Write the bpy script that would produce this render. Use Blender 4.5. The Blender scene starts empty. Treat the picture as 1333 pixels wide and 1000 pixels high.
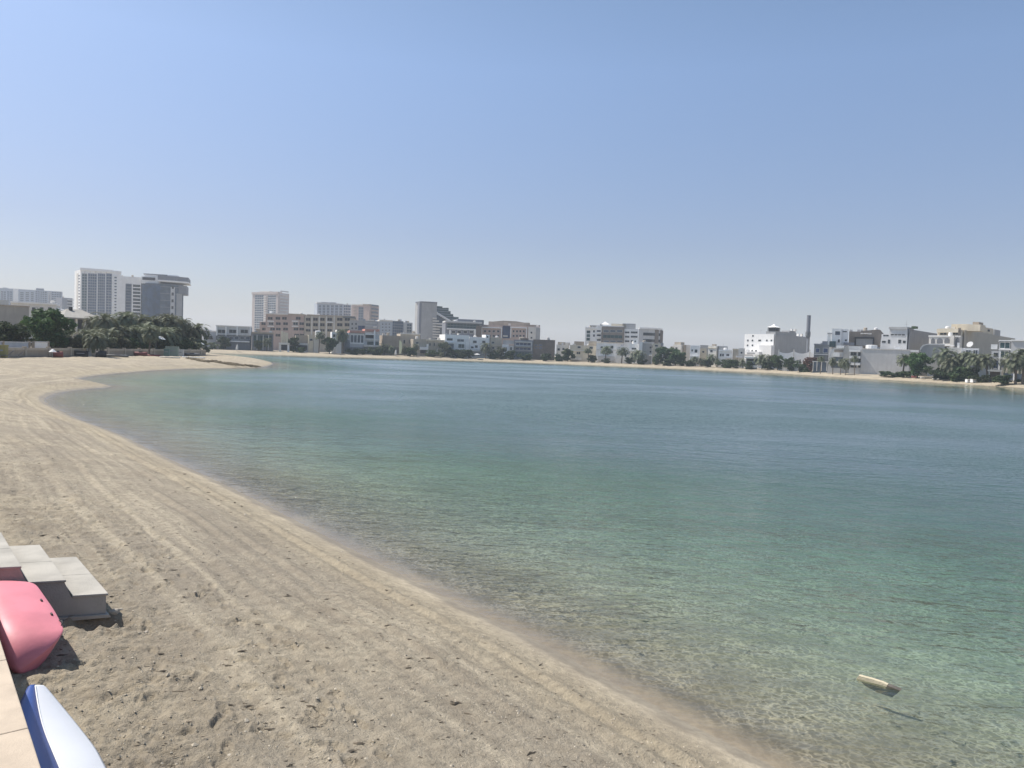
import bpy, bmesh, math, random
import numpy as np
from mathutils import Vector, Matrix
R = math.radians
scene = bpy.context.scene
COL = scene.collection
rng = random.Random(7)

# ------------------------------------------------------------------ camera and sight lines
F, W0, H0 = 1000.0, 1333.0, 1000.0
CAMZ, PITCH, ROLL = 4.5, R(2.32), R(2.0)
CAM = Vector((0, 0, CAMZ))
cr, sr, cp, sp = math.cos(ROLL), math.sin(ROLL), math.cos(PITCH), math.sin(PITCH)

def ray(px, py):
    dx, dy = px - W0 / 2, py - H0 / 2
    u, v = dx * cr + dy * sr, dy * cr - dx * sr
    return Vector((u, F * cp - v * sp, -F * sp - v * cp))

def G(px, py, z=0.0):                       # point of a sight line at height z
    d = ray(px, py); t = (z - CAMZ) / d.z
    return CAM + d * t

def column(px, Y, z=1.4):                   # ground point seen in pixel column px at forward distance Y
    py = 460.0
    for _ in range(4):
        d = ray(px, py); t = Y / d.y
        p = CAM + d * t
        py += (p.z - z) * F / Y
    return Vector((p.x, p.y, z))

def size_at(npx, Y): return npx * Y / F

# ------------------------------------------------------------------ materials
def new_mat(name):
    m = bpy.data.materials.new(name); m.use_nodes = True
    nt = m.node_tree; nt.nodes.clear()
    out = nt.nodes.new('ShaderNodeOutputMaterial')
    return m, nt, out

def N(nt, typ, **kw):
    n = nt.nodes.new(typ)
    for k, v in kw.items(): setattr(n, k, v)
    return n

def math_node(nt, op, a, b=None, c=None, clamp=False):
    n = N(nt, 'ShaderNodeMath', operation=op, use_clamp=clamp)
    for i, x in enumerate((a, b, c)):
        if x is None: continue
        if isinstance(x, (int, float)): n.inputs[i].default_value = x
        else: nt.links.new(x, n.inputs[i])
    return n.outputs[0]

def mixc(nt, fac, a, b, blend='MIX'):
    n = N(nt, 'ShaderNodeMix', data_type='RGBA', blend_type=blend)
    for sock, x in ((n.inputs[0], fac), (n.inputs[6], a), (n.inputs[7], b)):
        if isinstance(x, (int, float)): sock.default_value = x
        elif isinstance(x, tuple): sock.default_value = (*x, 1) if len(x) == 3 else x
        else: nt.links.new(x, sock)
    return n.outputs[2]

def smap(nt, x, a, b, c=0.0, d=1.0, smooth=True):
    n = N(nt, 'ShaderNodeMapRange', interpolation_type='SMOOTHSTEP' if smooth else 'LINEAR')
    nt.links.new(x, n.inputs[0])
    for i, v in enumerate((a, b, c, d)): n.inputs[1 + i].default_value = v
    return n.outputs[0]

def noise(nt, vec, scale, detail=4.0, rough=0.55, dist=0.0):
    n = N(nt, 'ShaderNodeTexNoise'); n.inputs['Scale'].default_value = scale
    n.inputs['Detail'].default_value = detail; n.inputs['Roughness'].default_value = rough
    n.inputs['Distortion'].default_value = dist
    if vec is not None: nt.links.new(vec, n.inputs['Vector'])
    return n.outputs['Fac']

MATS = {}
def mat(name, col, rough=0.8, var=0.10, scale=0.35, bump=0.0, bscale=6.0, metallic=0.0, spec=0.5, rnd=0.0):
    """painted / masonry / plastic surface: base colour with weathering and a little grain"""
    if name in MATS: return MATS[name]
    m, nt, out = new_mat(name)
    tc = N(nt, 'ShaderNodeTexCoord').outputs['Object']
    b = N(nt, 'ShaderNodeBsdfPrincipled')
    f = smap(nt, noise(nt, tc, scale, 5.0, 0.6), 0.3, 0.7)
    if 'render' in name or 'cladding' in name:          # rain streaks and dust on walls
        mp = N(nt, 'ShaderNodeMapping'); mp.inputs['Scale'].default_value = (1.3, 1.3, 0.16); nt.links.new(tc, mp.inputs[0])
        f = math_node(nt, 'MULTIPLY', f, smap(nt, noise(nt, mp.outputs[0], 0.9, 4.0, 0.6), 0.30, 0.58, 0.1, 1.0))
        var = var * 1.5
    lo = tuple(c * (1 - var) for c in col); hi = tuple(min(c * (1 + var), 0.9) for c in col)
    c = mixc(nt, f, lo, hi)
    if rnd:
        oi = N(nt, 'ShaderNodeObjectInfo').outputs['Random']
        hs = N(nt, 'ShaderNodeHueSaturation'); nt.links.new(c, hs.inputs['Color'])
        nt.links.new(smap(nt, oi, 0, 1, 1 - rnd, 1 + rnd, False), hs.inputs['Value'])
        nt.links.new(smap(nt, oi, 0, 1, 0.485, 0.515, False), hs.inputs['Hue'])
        c = hs.outputs[0]
    nt.links.new(c, b.inputs['Base Color'])
    b.inputs['Roughness'].default_value = rough; b.inputs['Metallic'].default_value = metallic
    b.inputs['Specular IOR Level'].default_value = spec
    if bump:
        bp = N(nt, 'ShaderNodeBump'); bp.inputs['Strength'].default_value = bump
        bp.inputs['Distance'].default_value = 0.02
        nt.links.new(noise(nt, tc, bscale, 6.0, 0.6), bp.inputs['Height'])
        nt.links.new(bp.outputs[0], b.inputs['Normal'])
    nt.links.new(b.outputs[0], out.inputs[0])
    MATS[name] = m
    return m

def leafmat(name, lo, hi, scale=1.2):
    if name in MATS: return MATS[name]
    m, nt, out = new_mat(name)
    tc = N(nt, 'ShaderNodeTexCoord').outputs['Object']
    oi = N(nt, 'ShaderNodeObjectInfo').outputs['Random']
    c = mixc(nt, smap(nt, noise(nt, tc, scale, 3.0), 0.3, 0.7), lo, hi)
    hs = N(nt, 'ShaderNodeHueSaturation'); nt.links.new(c, hs.inputs['Color'])
    nt.links.new(smap(nt, oi, 0, 1, 0.75, 1.3, False), hs.inputs['Value'])
    nt.links.new(smap(nt, oi, 0, 1, 0.47, 0.52, False), hs.inputs['Hue'])
    d = N(nt, 'ShaderNodeBsdfPrincipled'); d.inputs['Roughness'].default_value = 0.65
    d.inputs['Specular IOR Level'].default_value = 0.25
    t = N(nt, 'ShaderNodeBsdfTranslucent'); mx = N(nt, 'ShaderNodeMixShader'); mx.inputs[0].default_value = 0.25
    nt.links.new(hs.outputs[0], d.inputs['Base Color']); nt.links.new(hs.outputs[0], t.inputs['Color'])
    nt.links.new(d.outputs[0], mx.inputs[1]); nt.links.new(t.outputs[0], mx.inputs[2])
    nt.links.new(mx.outputs[0], out.inputs[0])
    MATS[name] = m
    return m

# ------------------------------------------------------------------ mesh helpers
class MB:
    def __init__(s): s.v = []; s.f = []
    def add(s, vs, fs):
        o = len(s.v); s.v += [tuple(p) for p in vs]; s.f += [tuple(i + o for i in f) for f in fs]; return s
    def box(s, x0, y0, z0, x1, y1, z1):
        if x1 < x0: x0, x1 = x1, x0
        if y1 < y0: y0, y1 = y1, y0
        if z1 < z0: z0, z1 = z1, z0
        return s.add([(x0, y0, z0), (x1, y0, z0), (x1, y1, z0), (x0, y1, z0), (x0, y0, z1), (x1, y0, z1), (x1, y1, z1), (x0, y1, z1)],
                     [(3, 2, 1, 0), (4, 5, 6, 7), (0, 1, 5, 4), (1, 2, 6, 5), (2, 3, 7, 6), (3, 0, 4, 7)])
    def prism(s, prof, v0, v1):            # outline in (u, z), extruded along v
        n = len(prof)
        vs = [(u, v0, z) for u, z in prof] + [(u, v1, z) for u, z in prof]
        fs = [tuple(range(n)), tuple(range(2 * n - 1, n - 1, -1))]
        fs += [(i, i + n, (i + 1) % n + n, (i + 1) % n) for i in range(n)]
        return s.add(vs, fs)
    def plan(s, pts, z0, z1):              # outline in (x, y), raised from z0 to z1
        n = len(pts)
        vs = [(x, y, z0) for x, y in pts] + [(x, y, z1) for x, y in pts]
        fs = [tuple(range(n - 1, -1, -1)), tuple(range(n, 2 * n))]
        fs += [(i, (i + 1) % n, (i + 1) % n + n, i + n) for i in range(n)]
        return s.add(vs, fs)
    def tube(s, pts, rads, k=8, cap=True):
        rings = []; o = len(s.v)
        for i, p in enumerate(pts):
            p = Vector(p); a = Vector(pts[max(i - 1, 0)]); b = Vector(pts[min(i + 1, len(pts) - 1)])
            d = (b - a).normalized(); h = Vector((0, 0, 1)) if abs(d.z) < 0.9 else Vector((1, 0, 0))
            e = d.cross(h).normalized(); g = d.cross(e)
            for j in range(k):
                t = 2 * math.pi * j / k
                s.v.append(tuple(p + (e * math.cos(t) + g * math.sin(t)) * rads[i]))
        for i in range(len(pts) - 1):
            for j in range(k):
                s.f.append((o + i * k + j, o + i * k + (j + 1) % k, o + (i + 1) * k + (j + 1) % k, o + (i + 1) * k + j))
        if cap:
            s.f.append(tuple(o + j for j in range(k))); s.f.append(tuple(o + (len(pts) - 1) * k + j for j in reversed(range(k))))
        return s
    def mesh(s, name):
        me = bpy.data.meshes.new(name); me.from_pydata(s.v, [], s.f); me.update()
        bm = bmesh.new(); bm.from_mesh(me); bmesh.ops.recalc_face_normals(bm, faces=bm.faces); bm.to_mesh(me); bm.free()
        return me
    def build(s, name, m, parent=None, smooth=False):
        return link(name, s.mesh(name), m, parent, smooth)

def link(name, me, m, parent=None, smooth=False):
    if m is not None and not me.materials: me.materials.append(m)
    if smooth: me.polygons.foreach_set('use_smooth', [True] * len(me.polygons))
    o = bpy.data.objects.new(name, me); COL.objects.link(o)
    if parent is not None: o.parent = parent
    return o

def tag(o, label=None, cat=None, group=None, kind=None):
    for k, v in (('label', label), ('category', cat), ('group', group), ('kind', kind)):
        if v: o[k] = v
    return o

def empty(name, loc, rz=0.0, label=None, cat=None, group=None):
    o = bpy.data.objects.new(name, None); COL.objects.link(o)
    o.empty_display_size = 0.2
    o.location = loc; o.rotation_euler = (0, 0, rz)
    return tag(o, label, cat, group)

def copy_tree(o, parent=None):
    c = o.copy(); COL.objects.link(c)
    if parent is not None: c.parent = parent
    for ch in list(o.children): copy_tree(ch, c)
    return c

# ------------------------------------------------------------------ numpy noise
def _hash(ix, iy, seed):
    h = (ix.astype(np.int64) * 374761393 + iy.astype(np.int64) * 668265263 + seed * 1442695041) & 0x7fffffff
    h = ((h ^ (h >> 13)) * 1274126177) & 0x7fffffff
    return ((h ^ (h >> 16)) & 0xffff) / 65535.0
def vnoise(x, y, seed=0):
    ix, iy = np.floor(x), np.floor(y); fx, fy = x - ix, y - iy
    fx = fx * fx * fx * (fx * (fx * 6 - 15) + 10); fy = fy * fy * fy * (fy * (fy * 6 - 15) + 10)
    a, b = _hash(ix, iy, seed), _hash(ix + 1, iy, seed)
    c, d = _hash(ix, iy + 1, seed), _hash(ix + 1, iy + 1, seed)
    return (a + (b - a) * fx) * (1 - fy) + (c + (d - c) * fx) * fy - 0.5
def fbm(x, y, octaves=4, seed=0, gain=0.5):
    s = np.zeros_like(x); a = 1.0
    for i in range(octaves):
        s += a * vnoise(x * 2 ** i + 17.3 * i, y * 2 ** i - 9.1 * i, seed + i); a *= gain
    return s
def sstep(x, a, b):
    t = np.clip((x - a) / (b - a), 0, 1); return t * t * (3 - 2 * t)

# ------------------------------------------------------------------ the lagoon outline
near_px = [(1010, 1000), (900, 944), (800, 890), (700, 835), (600, 787), (500, 737), (400, 686), (300, 635), (210, 593),
           (150, 564), (99, 545), (65, 528), (57, 519.5), (74, 511), (110, 506.5), (144, 503.5), (128, 500), (98, 495), (120, 489.5),
           (180, 484), (240, 480.5), (300, 479.5), (335, 478.6), (354, 474.5), (348, 470.6), (320, 467.6), (292, 464.2), (275, 461.4)]
near = [(22, -24), (14, -8), (9.5, -1), (6, 4.4)] + [tuple(G(x, y).xy) for x, y in near_px]
FAR = [(262, 326), (300, 330), (350, 335), (440, 345), (540, 358), (650, 374), (740, 368), (820, 354), (900, 340), (1000, 312),
       (1050, 286), (1100, 262), (1150, 245), (1210, 230), (1270, 215), (1333, 197), (1450, 165), (1600, 130)]
def far_d(px):
    return float(np.interp(px, [a for a, _ in FAR], [b for _, b in FAR]))
far = [tuple(column(px, d, 0).xy) for px, d in FAR]
def catmull(pts, n=6):
    out = []
    for i in range(len(pts) - 1):
        p0, p1, p2, p3 = (np.array(pts[max(0, min(len(pts) - 1, i + k))], float) for k in (-1, 0, 1, 2))
        for j in range(n):
            t = j / n
            out.append(0.5 * (2 * p1 + (p2 - p0) * t + (2 * p0 - 5 * p1 + 4 * p2 - p3) * t * t + (3 * p1 - p0 - 3 * p2 + p3) * t ** 3))
    out.append(np.array(pts[-1], float)); return out
hid = tuple(column(255, 306, 0).xy)
poly = np.array(catmull(near) + [np.array(hid)] + catmull(far, 3) + [np.array(p, float) for p in ((260, 20), (240, -70), (60, -90))])

def signed(x, y):                            # distance to the water's edge, positive in the water
    d2 = np.full(x.shape, 1e18); inside = np.zeros(x.shape, bool)
    n = len(poly)
    for i in range(n):
        ax, ay = poly[i]; bx, by = poly[(i + 1) % n]
        ex, ey = bx - ax, by - ay
        L = ex * ex + ey * ey + 1e-12
        t = np.clip(((x - ax) * ex + (y - ay) * ey) / L, 0, 1)
        d2 = np.minimum(d2, (x - ax - t * ex) ** 2 + (y - ay - t * ey) ** 2)
        if ay != by:
            c = ((ay > y) != (by > y)) & (x < ex * (y - ay) / (by - ay) + ax)
            inside ^= c
    return np.where(inside, 1, -1) * np.sqrt(d2)

WD = Vector((-0.6225, 0.7826, 0))            # direction of the promenade wall
WN = Vector((0.7826, 0.6225, 0))             # away from it, to the water
WP = Vector((-4.33, 6.51, 0))                # a point on its beach-side edge

def land_profile(s):                         # s metres inland
    return 1.4 * (1 - np.exp(-np.maximum(s, 0) / 4.6))
def sea_profile(s):
    return -2.8 * (1 - np.exp(-(np.maximum(s, 0) / 20.0) ** 1.10))

def ring_radii(r0, r1, fine0, fine1, k_f, k_c):
    r = [r0]
    while r[-1] < r1:
        r.append(r[-1] * (1 + (k_f if fine0 <= r[-1] <= fine1 else k_c)))
    return np.array(r)

def polar_grid(rad, az):
    A, Rr = np.meshgrid(az, rad)
    return Rr * np.sin(A), Rr * np.cos(A)

def grid_mesh(name, X, Y, Z, attrs):
    nr, na = X.shape
    me = bpy.data.meshes.new(name)
    co = np.stack([X, Y, Z], -1).reshape(-1, 3).astype(np.float32)
    i = np.arange(nr * na).reshape(nr, na)
    q = np.stack([i[:-1, :-1], i[:-1, 1:], i[1:, 1:], i[1:, :-1]], -1).reshape(-1, 4)
    me.vertices.add(len(co)); me.vertices.foreach_set('co', co.ravel())
    me.loops.add(q.size); me.loops.foreach_set('vertex_index', q.ravel().astype(np.int32))
    me.polygons.add(len(q)); me.polygons.foreach_set('loop_start', np.arange(0, q.size, 4, dtype=np.int32))
    me.polygons.foreach_set('use_smooth', np.ones(len(q), bool))
    for k, a in attrs.items():
        at = me.attributes.new(k, 'FLOAT', 'POINT'); at.data.foreach_set('value', a.ravel().astype(np.float32))
    me.update(calc_edges=True)
    return me

AZ = np.radians(np.linspace(-58, 58, 1050))
RAD = ring_radii(1.6, 3400, 4.5, 60, 0.0040, 0.012)
X, Y = polar_grid(RAD, AZ)
S = -signed(X, Y)                            # inland positive
def along(x, y): return x * -0.6 + y * 0.8
wob = 0.5 * fbm(X / 9, Y / 9, 3, 3) * np.clip(np.hypot(X, Y) / 25, 0.25, 2.0)
SW = S + wob * sstep(S, 0.3, 2.5)
Z = np.where(S > 0, land_profile(S), sea_profile(-S))
dist = np.hypot(X, Y)
onland = sstep(S, 0.15, 1.2)
nearw = 1 - sstep(dist, 120, 320)
# long rake and tyre ridges that follow the water's edge
ridge = np.zeros_like(Z)
for s0, w, a in ((1.15, .10, .028), (1.55, .12, .032), (2.3, .09, .016), (2.75, .10, .022), (3.5, .12, .02), (3.9, .10, .016), (4.7, .14, .024), (5.3, .1, .016),
                 (6.2, .13, .02), (7.1, .14, .024), (7.6, .12, .02), (8.7, .16, .022), (9.6, .13, .02), (11, .2, .03), (12.6, .2, .03), (14.5, .25, .03), (17, .3, .035), (20, .3, .035)):
    amp = 1.3 * a * (0.45 + 0.9 * sstep(fbm(along(X, Y) / 5 + s0 * 7, SW * 0.3, 2, int(s0 * 10)), -0.25, 0.35))
    u = (SW - s0) / w
    ridge += amp * (np.exp(-u * u) - 0.7 * np.exp(-(u - 1.7) ** 2))
lump_zone = sstep(S + 1.6 * fbm(X / 2.5, Y / 2.5, 3, 5), 4.3, 6.0) * (1 - sstep(dist, 22, 40))
ridge += 0.006 * np.sin(SW * 21 + 3 * fbm(X / 3, Y / 3, 2, 77)) * sstep(fbm(along(X, Y) / 6, SW * .5, 2, 78), -.15, .3) * sstep(SW, 1.2, 2.5)
ridge *= onland * (1 - 0.75 * lump_zone)
fine = (1 - sstep(dist, 30, 70))
lumps = 0.075 * fbm(X / 0.9, Y / 0.7, 4, 11, 0.6) - 0.085 * np.abs(fbm(X / 0.30, Y / 0.22, 4, 21, 0.65)) + 0.05 * np.abs(fbm(X / 0.13, Y / 0.11, 2, 25)) 
Z += onland * nearw * (ridge + fine * (lump_zone * 0.60 * lumps + 0.026 * fbm(X / 0.5, Y / 0.5, 5, 31, .6)) + 0.10 * fbm(X / 14, Y / 14, 3, 41) * sstep(S, 2, 9) + 0.012 * fbm(X / 1.6, Y / 1.6, 3, 43))
far_lump = sstep(dist, 30, 60) * nearw * sstep(S, 5, 12)
Z += far_lump * (0.20 * fbm(X / 3.2, Y / 3.2, 3, 51) + 0.10 * fbm(X / 7, Y / 7, 2, 55))
Z += np.where(S < 0, sstep(-S, 0.2, 2) * fine * (0.003 * np.sin((S + .5 * fbm(X / 1.5, Y / 1.5, 3, 8)) * 24) + 0.05 * fbm(X / 1.2, Y / 1.2, 3, 61)), 0)
# footprints in the loose sand
foot_rng = random.Random(3)
daz = AZ[1] - AZ[0]
def stamp(px, py, ang, L, Wd, depth, rim):
    r, a = math.hypot(px, py), math.atan2(px, py)
    ri = np.searchsorted(RAD, [r - L * 1.6, r + L * 1.6]); ai = [int((a - L * 1.6 / r - AZ[0]) / daz), int((a + L * 1.6 / r - AZ[0]) / daz) + 2]
    if ai[0] < 0 or ai[1] >= len(AZ) or ri[0] < 1: return
    sl = (slice(ri[0], ri[1]), slice(ai[0], ai[1]))
    dx, dy = X[sl] - px, Y[sl] - py
    c, s = math.cos(ang), math.sin(ang)
    u, v = (dx * c + dy * s) / L, (-dx * s + dy * c) / Wd
    q = np.sqrt(u * u + v * v) * (1 + 0.25 * fbm(dx * 9 + px, dy * 9 + py, 2, 71))
    Z[sl] += -depth * (1 - sstep(q, 0.55, 1.0)) + rim * np.exp(-((q - 1.15) / 0.22) ** 2)
for i in range(300):
    t, n = foot_rng.uniform(-2.5, 13), foot_rng.uniform(0.15, 3.2) ** 1.0
    p = WP + WD * t + WN * n
    if float(S[np.searchsorted(RAD, math.hypot(p.x, p.y)) - 1, min(len(AZ) - 1, max(0, int((math.atan2(p.x, p.y) - AZ[0]) / daz)))]) < 4.0: continue
    k = foot_rng.uniform(0.7, 1.25)
    stamp(p.x, p.y, foot_rng.uniform(0, 6.3), .15 * k, .062 * k, foot_rng.uniform(.010, .030), foot_rng.uniform(.006, .020))
for i in range(26):                           # single file of prints along the beach
    p = Vector((-1.2, 6.6, 0)) + Vector((-0.62, 0.78, 0)) * (i * 0.36) + Vector((0.78, 0.62, 0)) * (0.12 * (-1) ** i + foot_rng.uniform(-.1, .1) + 0.5 * math.sin(i * .17))
    stamp(p.x, p.y, math.atan2(.78, -.62) + foot_rng.uniform(-.2, .2), .14, .06, .028, .01)
# scoured hollow under the lowest step
E1 = Vector((0.945, 0.327, 0)); E2 = Vector((-0.6355, 0.7721, 0))
ST = Vector((-5.02, 9.56, 0))
stamp(ST.x - 0.02, ST.y - 0.22, 0.35, .52, .26, .17, .025)
stamp(-4.72, 9.36, 0.1, .2, .12, .06, .02)
ground = link('beach_ground', grid_mesh('beach_ground', X, Y, Z, {'shore': S, 'track': SW}), None)
tag(ground, kind='structure')

def ground_z(x, y):
    r, a = math.hypot(x, y), math.atan2(x, y)
    i = min(len(RAD) - 1, max(0, int(np.searchsorted(RAD, r)))); j = min(len(AZ) - 1, max(0, int(round((a - AZ[0]) / daz))))
    return float(Z[i, j])

def sand_material():
    m, nt, out = new_mat('sand')
    tc = N(nt, 'ShaderNodeTexCoord').outputs['Object']
    sh = N(nt, 'ShaderNodeAttribute', attribute_name='shore').outputs['Fac']
    tk = N(nt, 'ShaderNodeAttribute', attribute_name='track').outputs['Fac']
    n1 = noise(nt, tc, 0.9, 6, 0.6); n2 = noise(nt, tc, 7, 6, 0.65); n3 = noise(nt, tc, 45, 4, 0.7); nb = noise(nt, tc, 0.22, 4, 0.55)
    grey, pale, warm = (0.335, 0.283, 0.212), (0.49, 0.42, 0.31), (0.44, 0.37, 0.255)
    c = mixc(nt, smap(nt, n1, 0.32, 0.66), grey, pale)
    c = mixc(nt, smap(nt, nb, 0.42, 0.58, 0, 0.6), c, (0.33, 0.284, 0.222))
    # streaks of sorted sand and shell left along the water's edge
    cmb = N(nt, 'ShaderNodeCombineXYZ')
    nt.links.new(math_node(nt, 'MULTIPLY', tk, 2.6), cmb.inputs[0])
    sep = N(nt, 'ShaderNodeSeparateXYZ'); nt.links.new(tc, sep.inputs[0])
    al = math_node(nt, 'ADD', math_node(nt, 'MULTIPLY', sep.outputs[0], -0.05), math_node(nt, 'MULTIPLY', sep.outputs[1], 0.066))
    nt.links.new(al, cmb.inputs[1])
    st = noise(nt, cmb.outputs[0], 1.0, 5, 0.6)
    wst = math_node(nt, 'MULTIPLY', smap(nt, st, 0.5, 0.68), smap(nt, tk, 0.4, 1.0))
    c = mixc(nt, math_node(nt, 'MULTIPLY', wst, 0.8), c, (0.54, 0.465, 0.345))
    dst = math_node(nt, 'MULTIPLY', smap(nt, st, 0.44, 0.3), smap(nt, tk, 1.0, 2.2))
    c = mixc(nt, math_node(nt, 'MULTIPLY', dst, 0.75), c, (0.285, 0.245, 0.19))
    # warmer strip just above the wet sand
    strip = math_node(nt, 'MULTIPLY', smap(nt, sh, 0.25, 0.7), smap(nt, sh, 2.3, 1.3))
    c = mixc(nt, math_node(nt, 'MULTIPLY', strip, 0.4), c, warm)
    # grain, shell flecks, dark bits of weed
    c = mixc(nt, smap(nt, n2, 0.40, 0.62, 0.0, 0.48), c, (0.25, 0.211, 0.157))
    c = mixc(nt, smap(nt, n3, 0.62, 0.72, 0, 0.55), c, (0.58, 0.53, 0.45))
    dk = noise(nt, tc, 22, 5, 0.75, 0.6)
    c = mixc(nt, math_node(nt, 'MULTIPLY', smap(nt, dk, 0.64, 0.72, 0, 0.7), smap(nt, n1, 0.4, 0.6)), c, (0.12, 0.10, 0.075))
    # wet sand at the edge and the seabed
    wn = math_node(nt, 'ADD', sh, math_node(nt, 'MULTIPLY', math_node(nt, 'SUBTRACT', n1, 0.5), 0.5))
    wet = smap(nt, wn, 0.42, 0.22)
    c = mixc(nt, wet, c, mixc(nt, 0.40, c, (0.12, 0.10, 0.07)))
    bed = smap(nt, sh, 0.0, -1.1)
    bedc = mixc(nt, smap(nt, noise(nt, tc, 0.35, 5, 0.6), 0.35, 0.65), (0.54, 0.50, 0.39), (0.64, 0.60, 0.47))
    c = mixc(nt, bed, c, mixc(nt, smap(nt, sh, -0.8, -6.0), (0.44, 0.40, 0.305), bedc))
    b = N(nt, 'ShaderNodeBsdfPrincipled')
    nt.links.new(c, b.inputs['Base Color'])
    nt.links.new(smap(nt, wet, 0, 1, 0.92, 0.55, False), b.inputs['Roughness'])
    b.inputs['Specular IOR Level'].default_value = 0.25
    h = math_node(nt, 'ADD', math_node(nt, 'MULTIPLY', n2, 1.0), math_node(nt, 'MULTIPLY', n3, 0.35))
    h = math_node(nt, 'ADD', h, math_node(nt, 'MULTIPLY', noise(nt, tc, 140, 3, 0.6), 0.12))
    bp = N(nt, 'ShaderNodeBump'); bp.inputs['Distance'].default_value = 0.085
    nt.links.new(smap(nt, sh, 0.0, 1.2, 0.15, 0.95), bp.inputs['Strength']); nt.links.new(h, bp.inputs['Height'])
    nt.links.new(bp.outputs[0], b.inputs['Normal']); nt.links.new(b.outputs[0], out.inputs[0])
    return m
ground.data.materials.append(sand_material())

# ------------------------------------------------------------------ water
WAZ = np.radians(np.linspace(-50, 58, 420)); WR = ring_radii(1.6, 640, 3, 60, 0.02, 0.03)
wx, wy = polar_grid(WR, WAZ)
ws = signed(wx, wy)
wz = np.zeros_like(wx)
wz = np.where(ws < -6, -0.6, wz)
lee_d = np.full(wx.shape, 1e9)
fp = catmull(far, 2)
for p0, p1 in zip(fp[:-1], fp[1:]):
    e = p1 - p0; t = np.clip(((wx - p0[0]) * e[0] + (wy - p0[1]) * e[1]) / (e @ e), 0, 1)
    lee_d = np.minimum(lee_d, np.hypot(wx - p0[0] - t * e[0], wy - p0[1] - t * e[1]))
water = link('lagoon_water', grid_mesh('lagoon_water', wx, wy, wz, {'lee': lee_d, 'depth': np.maximum(-sea_profile(ws), 0.0), 'out': ws}), None)
tag(water, kind='structure')
def water_material():
    m, nt, out = new_mat('water')
    tc = N(nt, 'ShaderNodeTexCoord').outputs['Object']
    dep = N(nt, 'ShaderNodeAttribute', attribute_name='depth').outputs['Fac']
    o = N(nt, 'ShaderNodeAttribute', attribute_name='out').outputs['Fac']
    mp = N(nt, 'ShaderNodeMapping'); mp.inputs['Rotation'].default_value = (0, 0, R(28)); mp.inputs['Scale'].default_value = (1.0, 1.7, 1.0)
    nt.links.new(tc, mp.inputs[0]); wv = mp.outputs[0]
    gust = smap(nt, noise(nt, wv, 0.028, 4, 0.55), 0.36, 0.64, 0.35, 1.0)
    # clear water: what passes straight down and back is dimmed with depth
    T = N(nt, 'ShaderNodeCombineColor')
    for i, k in enumerate((0.69, 0.89, 0.845)):
        nt.links.new(math_node(nt, 'POWER', k, dep), T.inputs[i])
    # caustic net of bright light painted into the water's transparency colour
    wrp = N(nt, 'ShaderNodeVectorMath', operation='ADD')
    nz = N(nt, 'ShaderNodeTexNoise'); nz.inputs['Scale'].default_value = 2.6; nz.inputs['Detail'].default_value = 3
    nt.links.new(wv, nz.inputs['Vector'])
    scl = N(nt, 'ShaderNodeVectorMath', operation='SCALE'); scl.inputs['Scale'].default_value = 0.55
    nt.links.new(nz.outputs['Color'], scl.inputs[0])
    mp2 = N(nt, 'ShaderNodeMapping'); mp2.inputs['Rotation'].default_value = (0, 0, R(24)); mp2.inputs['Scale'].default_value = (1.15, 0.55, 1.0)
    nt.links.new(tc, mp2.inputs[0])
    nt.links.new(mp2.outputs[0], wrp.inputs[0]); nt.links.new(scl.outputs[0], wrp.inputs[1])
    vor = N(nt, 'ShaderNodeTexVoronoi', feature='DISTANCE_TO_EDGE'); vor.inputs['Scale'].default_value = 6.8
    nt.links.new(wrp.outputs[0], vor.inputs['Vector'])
    lens = smap(nt, vor.outputs['Distance'], 0.0, 0.17, 1.0, 0.0)  # bright lines of the painted caustic net, no real refraction
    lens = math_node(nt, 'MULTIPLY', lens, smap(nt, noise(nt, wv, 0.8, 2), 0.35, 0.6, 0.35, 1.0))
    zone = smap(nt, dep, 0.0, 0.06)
    caustic_tint = math_node(nt, 'SUBTRACT', 1.0, math_node(nt, 'MULTIPLY', math_node(nt, 'MULTIPLY', math_node(nt, 'SUBTRACT', 1.0, lens), 0.42), zone))
    tcol = mixc(nt, 1.0, T.outputs[0], caustic_tint, 'MULTIPLY')
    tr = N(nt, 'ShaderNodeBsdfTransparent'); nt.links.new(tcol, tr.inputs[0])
    df = N(nt, 'ShaderNodeBsdfDiffuse')
    nt.links.new(mixc(nt, smap(nt, dep, 0.5, 2.1), (0.175, 0.265, 0.22), (0.088, 0.138, 0.150)), df.inputs[0])
    body = N(nt, 'ShaderNodeMixShader')
    nt.links.new(math_node(nt, 'SUBTRACT', 1.0, math_node(nt, 'POWER', 0.72, dep)), body.inputs[0])
    nt.links.new(tr.outputs[0], body.inputs[1]); nt.links.new(df.outputs[0], body.inputs[2])
    # ripples
    h = math_node(nt, 'ADD', noise(nt, wv, 3.4, 3, 0.5, 0.4), math_node(nt, 'MULTIPLY', noise(nt, wv, 0.9, 2, 0.5), 2.0))
    h = math_node(nt, 'ADD', h, math_node(nt, 'MULTIPLY', noise(nt, wv, 0.12, 2, 0.5), 5.0))
    bp = N(nt, 'ShaderNodeBump'); bp.inputs['Distance'].default_value = 0.15
    lee = smap(nt, N(nt, 'ShaderNodeAttribute', attribute_name='lee').outputs['Fac'], 8.0, 110.0, 0.22, 1.0)
    shore = smap(nt, o, 0.0, 1.4, 0.25, 1.0)
    nt.links.new(math_node(nt, 'MULTIPLY', math_node(nt, 'MULTIPLY', gust, shore), lee), bp.inputs['Strength'])
    nt.links.new(h, bp.inputs['Height'])
    gl = N(nt, 'ShaderNodeBsdfGlossy'); nt.links.new(math_node(nt, 'MULTIPLY', smap(nt, o, 2.0, 30.0, 0.06, 0.28), lee), gl.inputs['Roughness'])
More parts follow.
